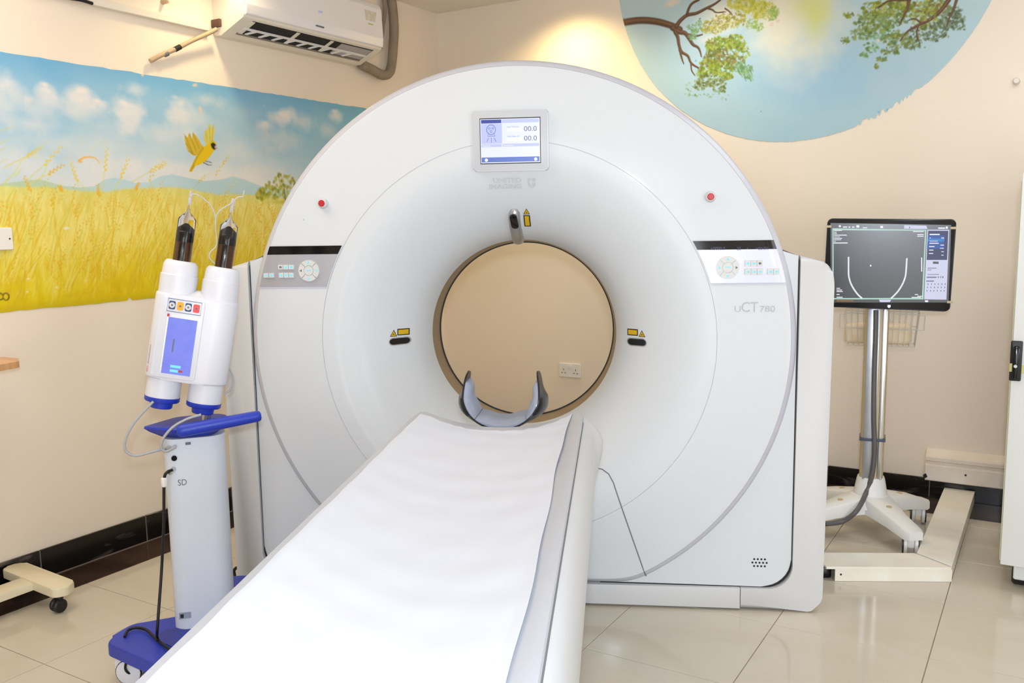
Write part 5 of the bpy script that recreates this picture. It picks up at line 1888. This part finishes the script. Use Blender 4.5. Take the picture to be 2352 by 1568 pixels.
cv.mix(mk * (0.55 + 0.4 * n2), (168, 204, 214))
cv.mix(mk * left_g * 0.7, (184, 202, 160))
# field
d = np.clip((fld - Z) / 0.48, 0, 1)
top, mid, bot = np.array([226, 212, 124.0]), np.array([232, 210, 92.0]), np.array([222, 196, 14.0])
fc = np.where(d[..., None] < 0.45, top + (mid - top) * (d / 0.45)[..., None], mid + (bot - mid) * ((d - 0.45) / 0.55)[..., None])
ns = cv.noise(0.05, 21, 4, 0.45)
fc = fc + ((ns - 0.5) * np.array([20, 34, 74])[:, None, None]).transpose(1, 2, 0) + ((n2 - 0.5)[..., None] * np.array([10, 20, 40]))
m_ = np.clip((fld - Z) / 0.010, 0, 1)
cv.c += (fc - cv.c) * m_[..., None]
cv.mix(np.clip(1 - np.abs(fld - 0.02 - Z) / 0.03, 0, 1) * 0.5 * np.clip(n2 * 1.6, 0, 1), (208, 212, 116))
rs = np.random.default_rng(5)
ORANGE, OCHRE, PALE, GREENY = (228, 168, 34), (214, 176, 30), (236, 222, 134), (206, 204, 84)


def inside(y, z):
    return z < np.interp(y, fp_[:, 0], fp_[:, 1])


# stems, then ears of wheat, thinning to solid colour at the bottom
for _ in range(1500):
    y, z = rs.uniform(1.72, 4.3), rs.uniform(1.09, 1.60)
    if not inside(y, z):
        continue
    L = rs.uniform(0.06, 0.20)
    lean_ = rs.normal(0.35, 0.22)
    q = np.array([y, z])
    e = q + np.array([lean_ * L, L])
    if not inside(*e):
        continue
    r_ = rs.random()
    low = max(0.0, min(1.0, (1.30 - z) / 0.2))
    col_ = PALE if r_ < 0.55 * (1 - 0.6 * low) else (OCHRE if r_ < 0.8 else (222, 196, 30) if low > 0.4 else GREENY)
    cv.stroke([q, (q + e) / 2 + np.array([rs.normal(0, .006), 0]), e], rs.uniform(.003, .008), 0.002, col_, rs.uniform(.35, .7), 0.9)


def ear(p, ang, L, col_, a=0.9, n=7, w=0.007, awn=True):
    d_ = np.array([math.cos(ang), math.sin(ang)])
    nn_ = np.array([-d_[1], d_[0]])
    for i in range(n):
        t = i / (n - 1)
        c = np.array(p) + d_ * L * t + nn_ * (0.0035 * (1 if i % 2 else -1))
        cv.blob(c, w * (1.15 - 0.5 * t), w * 0.62 * (1.1 - 0.4 * t), col_, a, ang + (0.5 if i % 2 else -0.5), 0.6)
        if awn and i > 1:
            e = c + d_ * rs.uniform(.03, .07) + nn_ * rs.normal(0, .018)
            cv.stroke([c, e], 0.0016, 0.0008, (222, 210, 130), 0.45, 1.0)


for _ in range(330):
    y, z = rs.uniform(1.74, 4.2), 1.10 + 0.47 * rs.random() ** 0.75
    if not inside(y, z + 0.05):
        continue
    low = max(0.0, min(1.0, (1.28 - z) / 0.2))
    ear((y, z), rs.normal(1.20, 0.28) if rs.random() < 0.82 else rs.normal(2.1, 0.2), rs.uniform(.05, .10), ORANGE if rs.random() < 0.65 else OCHRE, rs.uniform(.35, .85) * (1 - 0.5 * low), 7, rs.uniform(.005, .0085), rs.random() < 0.4)
for _ in range(70):
    y, z = rs.uniform(1.74, 4.2), rs.uniform(1.085, 1.22)
    cv.blob((y, z), rs.uniform(.04, .14), rs.uniform(.012, .04), (206, 178, 22) if rs.random() < .5 else (226, 200, 8), 0.4, rs.normal(0, .4), 0.9, nz, 0.5)
cv.mix(np.clip((1.16 - Z) / 0.07, 0, 1) * 0.55, (216, 190, 10))
cv.mix(np.clip((1.125 - Z) / 0.03, 0, 1) * 0.5, (190, 168, 30))
# tall ears against the sky (close-up of the left part, 6.82 px per photo px)
for x0, y0, x1, y1, cl in ((425, 870, 640, 745, 0), (700, 1000, 960, 730, 0), (760, 1150, 990, 1010, 1), (1200, 1260, 1110, 990, 0), (1640, 1090, 1670, 770, 0), (1890, 1200, 2005, 930, 0),
                           (470, 1420, 375, 1200, 1), (2120, 1400, 2170, 1290, 1), (960, 1420, 930, 1340, 1), (2350, 1110, 2570, 960, 0), (1540, 1490, 1530, 1320, 1)):
    a, b_ = cv.P(x0 / 6.818, 230 + y0 / 6.818), cv.P(x1 / 6.818, 230 + y1 / 6.818)
    d_ = b_ - a
    ear(a, math.atan2(d_[1], d_[0]), np.hypot(*d_), (232, 196, 44) if cl == 0 else (230, 172, 40), 0.85, 9, 0.0085, cl == 0)
    s0 = a - d_ / np.hypot(*d_) * 0.10
    cv.stroke([a, s0 + np.array([-0.01, 0])], 0.003, 0.004, (214, 208, 110), 0.7, 0.9)
for pl in ([(60, 1300), (230, 1130), (330, 950), (430, 880)], [(620, 1250), (700, 1100), (740, 960)], [(250, 1180), (340, 1060)], [(1350, 1400), (1230, 1280)]):
    cv.stroke(spline([cv.P(x / 6.818, 230 + y / 6.818) for x, y in pl]), 0.005, 0.002, (214, 210, 104), 0.65, 0.9)
cv.stroke(spline([cv.P(x / 6.818, 230 + y / 6.818) for x, y in ((1240, 950), (1300, 905), (1400, 890), (1490, 910), (1550, 975))]), 0.007, 0.003, (234, 176, 84), 0.85, 0.7)
cv.stroke(spline([cv.P(x / 6.818, 230 + y / 6.818) for x, y in ((1240, 940), (1230, 955), (1250, 970), (1280, 965))]), 0.005, 0.003, (234, 160, 60), 0.85, 0.7)
for x0, y0, x1, y1 in ((342, 412, 360, 385), (365, 385, 380, 378), (455, 418, 470, 405), (495, 400, 512, 375), (512, 375, 526, 358), (515, 448, 538, 420), (600, 470, 615, 440)):
    a, b_ = cv.P(x0, y0), cv.P(x1, y1)
    d_ = b_ - a
    ear(a, math.atan2(d_[1], d_[0]), np.hypot(*d_), (230, 182, 44), 0.85, 6, 0.007, True)
for _ in range(26):
    px, py = rs.uniform(-20, 360), rs.uniform(330, 425)
    a = cv.P(px, py)
    cv.stroke([a, a + np.array([rs.uniform(.03, .10), rs.uniform(.03, .07)])], 0.003, 0.001, (216, 216, 140), 0.4, 1.0)
for x0, y0, x1, y1 in ((0, 330, 22, 318), (0, 345, 15, 338), (0, 300, 30, 290), (0, 372, 18, 365)):
    cv.stroke([cv.P(x0, y0), cv.P(x1, y1)], 0.004, 0.002, (216, 204, 130), 0.6, 0.9)
# little tree
rt = np.random.default_rng(9)
for _ in range(170):
    t = rt.random()
    px = 588 + 90 * t
    top_ = np.interp(px, [585, 612, 640, 660, 690], [446, 420, 398, 402, 420])
    py = rt.uniform(top_, 458)
    cv.blob(cv.P(px, py), 0.014, 0.011, [(150, 150, 40), (176, 172, 60), (118, 124, 36), (196, 184, 76)][rt.integers(4)], 0.7, rt.random() * 3, 0.7)
cv.blob(cv.P(650, 464), 0.12, 0.014, (170, 162, 40), 0.5, 0, 0.9)
cv.stroke([cv.P(655, 462), cv.P(652, 430)], .006, .004, (110, 104, 40), .7)
# weaver bird
bq = lambda pts: [cv.P(x / 2.352, y / 2.352) for x, y in pts]
cv.poly(bq([(992, 722), (1000, 775), (1012, 815), (1040, 840), (1075, 838), (1100, 800), (1080, 768), (1065, 742), (1040, 712), (1035, 752), (1022, 712), (1012, 745)]), (206, 176, 48))
for x0, y0, x1, y1 in ((1000, 735, 1040, 825), (1022, 725, 1058, 815), (1042, 725, 1075, 800), (1005, 775, 1040, 830), (1018, 815, 1050, 838)):
    cv.stroke(bq([(x0, y0), (x1, y1)]), .004, .003, (150, 128, 50), 0.7, 0.8)
cv.poly(bq([(1105, 705), (1098, 750), (1112, 782), (1150, 768), (1158, 705), (1157, 662), (1142, 695), (1130, 664), (1120, 700)]), (212, 200, 96))
for x0, y0, x1, y1 in ((1110, 715, 1120, 770), (1130, 690, 1132, 765), (1150, 680, 1145, 760)):
    cv.stroke(bq([(x0, y0), (x1, y1)]), .003, .002, (168, 154, 66), 0.7, 0.8)
cv.poly(bq([(1140, 765), (1160, 770), (1162, 800), (1140, 835), (1110, 870), (1075, 890), (1055, 895), (1035, 930), (1020, 925), (1038, 885), (1060, 840), (1095, 795)]), (226, 190, 16))
cv.stroke(bq([(1095, 800), (1065, 845), (1045, 885)]), .008, .006, (190, 158, 30), 0.8)
cv.stroke(bq([(1028, 922), (1045, 895)]), .006, .008, (176, 150, 50), 0.8)
cv.blob(bq([(1152, 785)])[0], .017, .024, (40, 38, 34), 1, 0.4, 0.3)
cv.stroke(bq([(1135, 772), (1150, 765), (1165, 775)]), .006, .005, (222, 196, 20), 0.9)
cv.poly(bq([(1160, 782), (1178, 806), (1158, 800)]), (200, 170, 150))
cv.stroke(bq([(1098, 878), (1122, 890), (1142, 892)]), .0035, .002, (70, 70, 70), 0.9)
cv.stroke(bq([(1108, 870), (1142, 878)]), .0030, .002, (90, 88, 84), 0.9)
# chips, flecks and the painter's letters at the left edge
for px, py, rx, ry in ((1050, 460, .020, .010), (768, 405, .012, .008), (1080, 590, .012, .022), (1345, 478, .006, .006), (1442, 722, .008, .03), (1425, 570, .005, .006)):
    cv.blob(bq([(px, py)])[0], rx, ry, (226, 204, 184), 0.85, 0.2, 0.5, nz, 0.5)
for px, py, rx in ((152, 524, .016), (64, 640, .008), (130, 660, .008), (62, 670, .006)):
    cv.blob(cv.P(px, py), rx, rx * .5, (240, 232, 216), 0.85, 0, 0.5)
for cx_, w_, op in ((0, .011, True), (13, .012, False)):
    c = cv.P(cx_, 681)
    A = np.linspace(0.7, 5.6, 12) if op else np.linspace(0, 6.3, 14)
    cv.stroke([c + np.array([w_ * math.cos(t), w_ * 1.15 * math.sin(t)]) for t in A], .0028, .0028, (74, 64, 20), 0.9)
# torn lower edge: plaster shows through
ry, rz = 620, 190
gy_, gz_ = np.linspace(1.72, 4.75, 960), np.linspace(0, 1, 300)
wob = lambda seed, amp: np.interp(gy_, np.linspace(1.72, 4.75, 90), np.random.default_rng(seed).uniform(-amp, amp, 90))
z_lo = 1.092 + wob(31, .0018) + 0.013 * np.exp(-((gy_ - cv.P(297, 688)[0]) / 0.008) ** 2)
z_hi = 2.074 + wob(32, .0022)
GYY, GT = np.meshgrid(gy_, gz_)
GZ = z_lo[None] * (1 - GT) + z_hi[None] * GT
V = np.stack([np.full_like(GYY, WX + 0.0020), GYY, GZ], -1)
tag(grid_mesh('wall_mural', V, cv.sample(GYY, GZ), m_paint), 'long painted mural of a yellow wheat field and yellow bird on the left wall', 'mural')

# ---- back wall: round sky with branches
RCX, RCZ, RCR = -1.215, 2.79, 0.985
cv = Canvas(-2.25, -0.18, 1.77, 2.735, 830, 390, ((0, WY, 0), (0, 1, 0), 0))
Y, Z = cv.X, cv.Y
n1, n2 = cv.noise(0.4, 41, 4, 1.3), cv.noise(0.12, 42, 4)
cv.c[:] = np.array([170, 200, 210.0]) + (n1 - 0.5)[..., None] * np.array([16, 10, 6])
up = np.clip((Z - 1.95) / 0.7, 0, 1)
cv.mix(up * 0.55, (202, 214, 214))
c = cv.P(1880, 165)
cv.blob(c, 0.42, 0.22, (150, 190, 220), 0.75, 0, 1.0, n2, 0.4)
c = cv.P(1840, 40)
cv.blob(c, 0.30, 0.36, (228, 226, 208), 0.95, 0, 0.75, n2, 0.35)
cv.blob(cv.P(1800, 20), 0.20, 0.28, (238, 230, 204), 0.9, 0, 0.9, n2, 0.3)
cv.blob(cv.P(1872, 32), 0.10, 0.16, (214, 220, 130), 0.85, 0, 0.9, n2, 0.3)
cv.blob(cv.P(1860, 10), 0.12, 0.12, (226, 224, 150), 0.7, 0, 0.9, n2, 0.3)
cv.blob(cv.P(1545, 5), 0.07, 0.03, (232, 212, 190), 0.8, 0.3, 0.7, n2, 0.5)
cv.blob(cv.P(1660, 35), 0.16, 0.13, (244, 232, 204), 0.85, 0, 0.9, n2, 0.5)
cv.blob(cv.P(1625, 90), 0.10, 0.04, (240, 222, 196), 0.6, 0, 0.9, n2, 0.5)
BR1, BR2 = (92, 70, 52), (140, 100, 72)


def branch(pts, w0, w1, sc=None):
    """points in photo px"""
    Q = spline([cv.P(*p) for p in pts])
    cv.stroke(Q, w0, w1, BR1, 1.0, 0.35)
    cv.stroke([q + np.array([0.0015, 0.0035]) for q in Q], w0 * .55, w1 * .5, BR2, 0.75, 0.8)


z6 = lambda pts: [(1560 + x / 6.533, y / 6.533) for x, y in pts]
branch([(1425, 53), (1470, 47), (1510, 50), (1545, 60), (1562, 68)], .024, .019)
branch(z6([(-100, 420), (0, 480), (90, 500), (150, 580), (210, 670), (280, 710), (315, 770), (335, 850)]), .017, .004)
branch(z6([(-40, 400), (10, 320), (120, 230), (260, 200), (400, 130), (520, 70), (620, 0)]), .015, .006)
branch(z6([(120, 210), (150, 120), (200, 50), (300, -5)]), .009, .008)
branch(z6([(440, 130), (500, 150), (560, 190), (700, 180)]), .006, .002)
branch(z6([(-60, 480), (-20, 560), (0, 680), (40, 780), (130, 840), (170, 930), (220, 980), (290, 1020)]), .012, .005)
branch(z6([(10, 740), (40, 870), (70, 960)]), .009, .003)
branch(z6([(180, 960), (190, 1060), (240, 1140)]), .006, .002)
branch(z6([(150, 520), (260, 540), (350, 520)]), .008, .004)
branch(z6([(690, 130), (760, 180), (800, 230)]), .004, .002)
rl = np.random.default_rng(12)


def leaves(cl, n, pal, size=.011, a=0.85):
    for px, py, rx, ry in cl:
        for _ in range(int(2.7 * n * rx * ry / 900) + 8):
            r_, t_ = math.sqrt(rl.random()), rl.random() * 2 * PI
            q = cv.P(px + rx * r_ * math.cos(t_), py + ry * r_ * math.sin(t_))
            s_ = size * rl.uniform(.5, 1.25)
            cv.blob(q, s_, s_ * rl.uniform(.45, .8), pal[rl.integers(len(pal))], a * rl.uniform(.6, 1), rl.normal(-0.8, .7), 0.55)


G1 = [(126, 152, 40), (150, 170, 52), (104, 132, 40), (170, 178, 70), (120, 110, 48)]
G2 = [(190, 186, 60), (206, 198, 90), (170, 172, 50), (214, 204, 120)]
G3 = [(120, 158, 96), (140, 172, 120), (96, 136, 80), (150, 182, 140)]
G4 = [(134, 108, 58), (110, 122, 44), (150, 140, 70), (96, 104, 44)]
leaves([(1725, 12, 40, 14), (1755, 22, 30, 18), (1700, 8, 30, 14), (1735, 28, 26, 14)], 60, G2, .013)
leaves([(1640, 62, 30, 16), (1665, 50, 34, 18), (1690, 45, 24, 20), (1625, 70, 14, 8)], 55, [(184, 176, 64), (206, 194, 110), (160, 156, 60), (150, 134, 70)], .010)
leaves([(1770, 36, 18, 12), (1780, 25, 10, 14), (1740, 60, 14, 12), (1728, 56, 14, 14)], 45, [(160, 184, 90), (176, 196, 120), (140, 168, 80)], .010)
leaves([(1595, 62, 8, 14), (1600, 75, 12, 8), (1608, 55, 4, 12), (1590, 84, 10, 8), (1582, 62, 5, 5)], 80, G3, .009)
leaves([(1660, 100, 40, 16), (1690, 98, 24, 18), (1640, 105, 20, 12), (1705, 110, 14, 12)], 70, G1, .012)
leaves([(1660, 130, 38, 18), (1635, 135, 18, 22), (1690, 140, 22, 14)], 65, G4, .011)
leaves([(1630, 155, 24, 20), (1660, 160, 28, 18), (1615, 168, 14, 12), (1670, 175, 14, 10)], 70, G1, .012)
leaves([(1630, 185, 34, 14), (1610, 195, 20, 12), (1650, 195, 20, 16), (1660, 205, 8, 8)], 60, [(110, 122, 60), (130, 146, 76), (96, 104, 56), (150, 160, 100)], .010)
leaves([(1705, 155, 22, 14), (1715, 165, 12, 14)], 50, G3, .011)
for _ in range(22):
    q = cv.P(1700 + rl.uniform(-8, 28), 165 + rl.uniform(-10, 18))
    cv.stroke([q, q + np.array([.010, -.020])], .004, .002, G3[rl.integers(4)], .85, .6)
leaves([(1600, 210, 30, 14), (1650, 220, 26, 12), (1580, 195, 10, 10)], 16, G3, .008, .7)
leaves([(1700, 125, 24, 10)], 30, G1, .010)
# right-hand spray, pixels from the upper right close-up (2.47 px per photo px)
zr = lambda x, y: (1400 + x / 2.4706, y / 2.4706)
D1 = [(110, 132, 62), (134, 150, 80), (88, 108, 56), (150, 164, 100), (120, 150, 90)]
D2 = [(150, 158, 56), (170, 172, 70), (120, 136, 44), (104, 110, 50)]
D3 = [(84, 100, 66), (104, 118, 84), (72, 86, 60), (126, 140, 106)]
zl = lambda L: [zr(x, y) + (rx / 2.47, ry / 2.47) for x, y, rx, ry in L]
leaves(zl([(1560, 40, 130, 45), (1660, 20, 90, 30), (1480, 90, 70, 30), (1360, 85, 30, 14)]), 42, D2, .012)
leaves(zl([(1500, 130, 110, 50), (1430, 190, 60, 40), (1340, 230, 30, 18), (1600, 110, 90, 50)]), 44, D1, .012)
leaves(zl([(1540, 190, 90, 40), (1480, 270, 45, 30), (1440, 310, 25, 18)]), 42, [(120, 160, 100), (140, 176, 116), (104, 136, 80), (96, 120, 66)], .011)
leaves(zl([(1640, 230, 90, 40), (1600, 290, 60, 22), (1545, 335, 30, 18), (1515, 375, 14, 12), (1720, 240, 60, 40)]), 40, [(120, 132, 56), (140, 150, 76), (100, 112, 50), (90, 116, 70)], .011)
leaves(zl([(1760, 60, 110, 55), (1850, 40, 80, 50), (1800, 130, 80, 40)]), 40, D2 + [(120, 96, 60)], .012)
leaves(zl([(1880, 150, 60, 50), (1930, 110, 50, 60), (1980, 120, 40, 50), (1960, 60, 40, 30)]), 30, D3, .011)
leaves(zl([(1760, 190, 70, 50), (1840, 210, 30, 30), (1900, 200, 30, 16)]), 30, D3, .010)
branch([zr(x, y) for x, y in ((1925, 0), (1880, 60), (1820, 110), (1750, 145), (1690, 180), (1650, 230))], .013, .004)
branch([zr(x, y) for x, y in ((1700, 0), (1690, 50), (1665, 100), (1645, 145))], .010, .003)
branch([zr(x, y) for x, y in ((1970, 0), (1950, 60), (1925, 110), (1915, 150))], .008, .003)
branch([zr(x, y) for x, y in ((1750, 150), (1745, 200), (1762, 250))], .006, .002)
branch([zr(x, y) for x, y in ((1765, 128), (1730, 108), (1690, 118))], .005, .002)
branch([zr(x, y) for x, y in ((1530, 40), (1590, 5), (1700, 2))], .006, .005)
leaves(zl([(1600, 60, 120, 40), (1500, 160, 80, 30), (1640, 200, 60, 30), (1800, 90, 60, 30)]), 10, D2, .011)
leaves(zl([(1800, 215, 30, 60), (1900, 170, 30, 40), (1990, 150, 26, 40), (1700, 270, 40, 20)]), 8, D3, .009, .8)
for px, py in ((1527, 232), (920, 140), (955, 120)):
    cv.blob(cv.P(*zr(px, py)), .012, .010, (232, 208, 190), .85, 0, .5, n2, .5)
for px, py in ((1528, 636), (1578, 622), (860, 632), (490, 345)):
    cv.blob(cv.P(*zr(px, py)), .006, .006, (110, 170, 200), .9, 0, .5)
gx_, gt_ = np.linspace(RCX - RCR, RCX + RCR, 820), np.linspace(0, 1, 330)
low = RCZ - np.sqrt(np.maximum(RCR ** 2 - (gx_ - RCX) ** 2, 0))
rj = np.random.default_rng(77)
jit = np.interp(gx_, np.linspace(gx_[0], gx_[-1], 240), rj.uniform(-1, 1, 240))
xm0, xm1 = cv.P(1960, 300)[0], cv.P(2125, 215)[0]
win_ = np.clip((gx_ - xm0) / .05, 0, 1) * np.clip((xm1 - gx_) / .05, 0, 1)
low = low + 0.0018 * jit + win_ * np.maximum(0, jit + 0.25) * 0.020
low = np.minimum(low, CZ - 0.01)
GXX, GT = np.meshgrid(gx_, gt_)
GZ = low[None] * (1 - GT) + (CZ - 0.004) * GT
V = np.stack([GXX, np.full_like(GXX, WY - 0.0020), GZ], -1)
tag(grid_mesh('wall_mural', V, cv.sample(GXX, GZ), m_paint), 'round painted mural of blue sky framed by leafy branches on the back wall', 'mural')
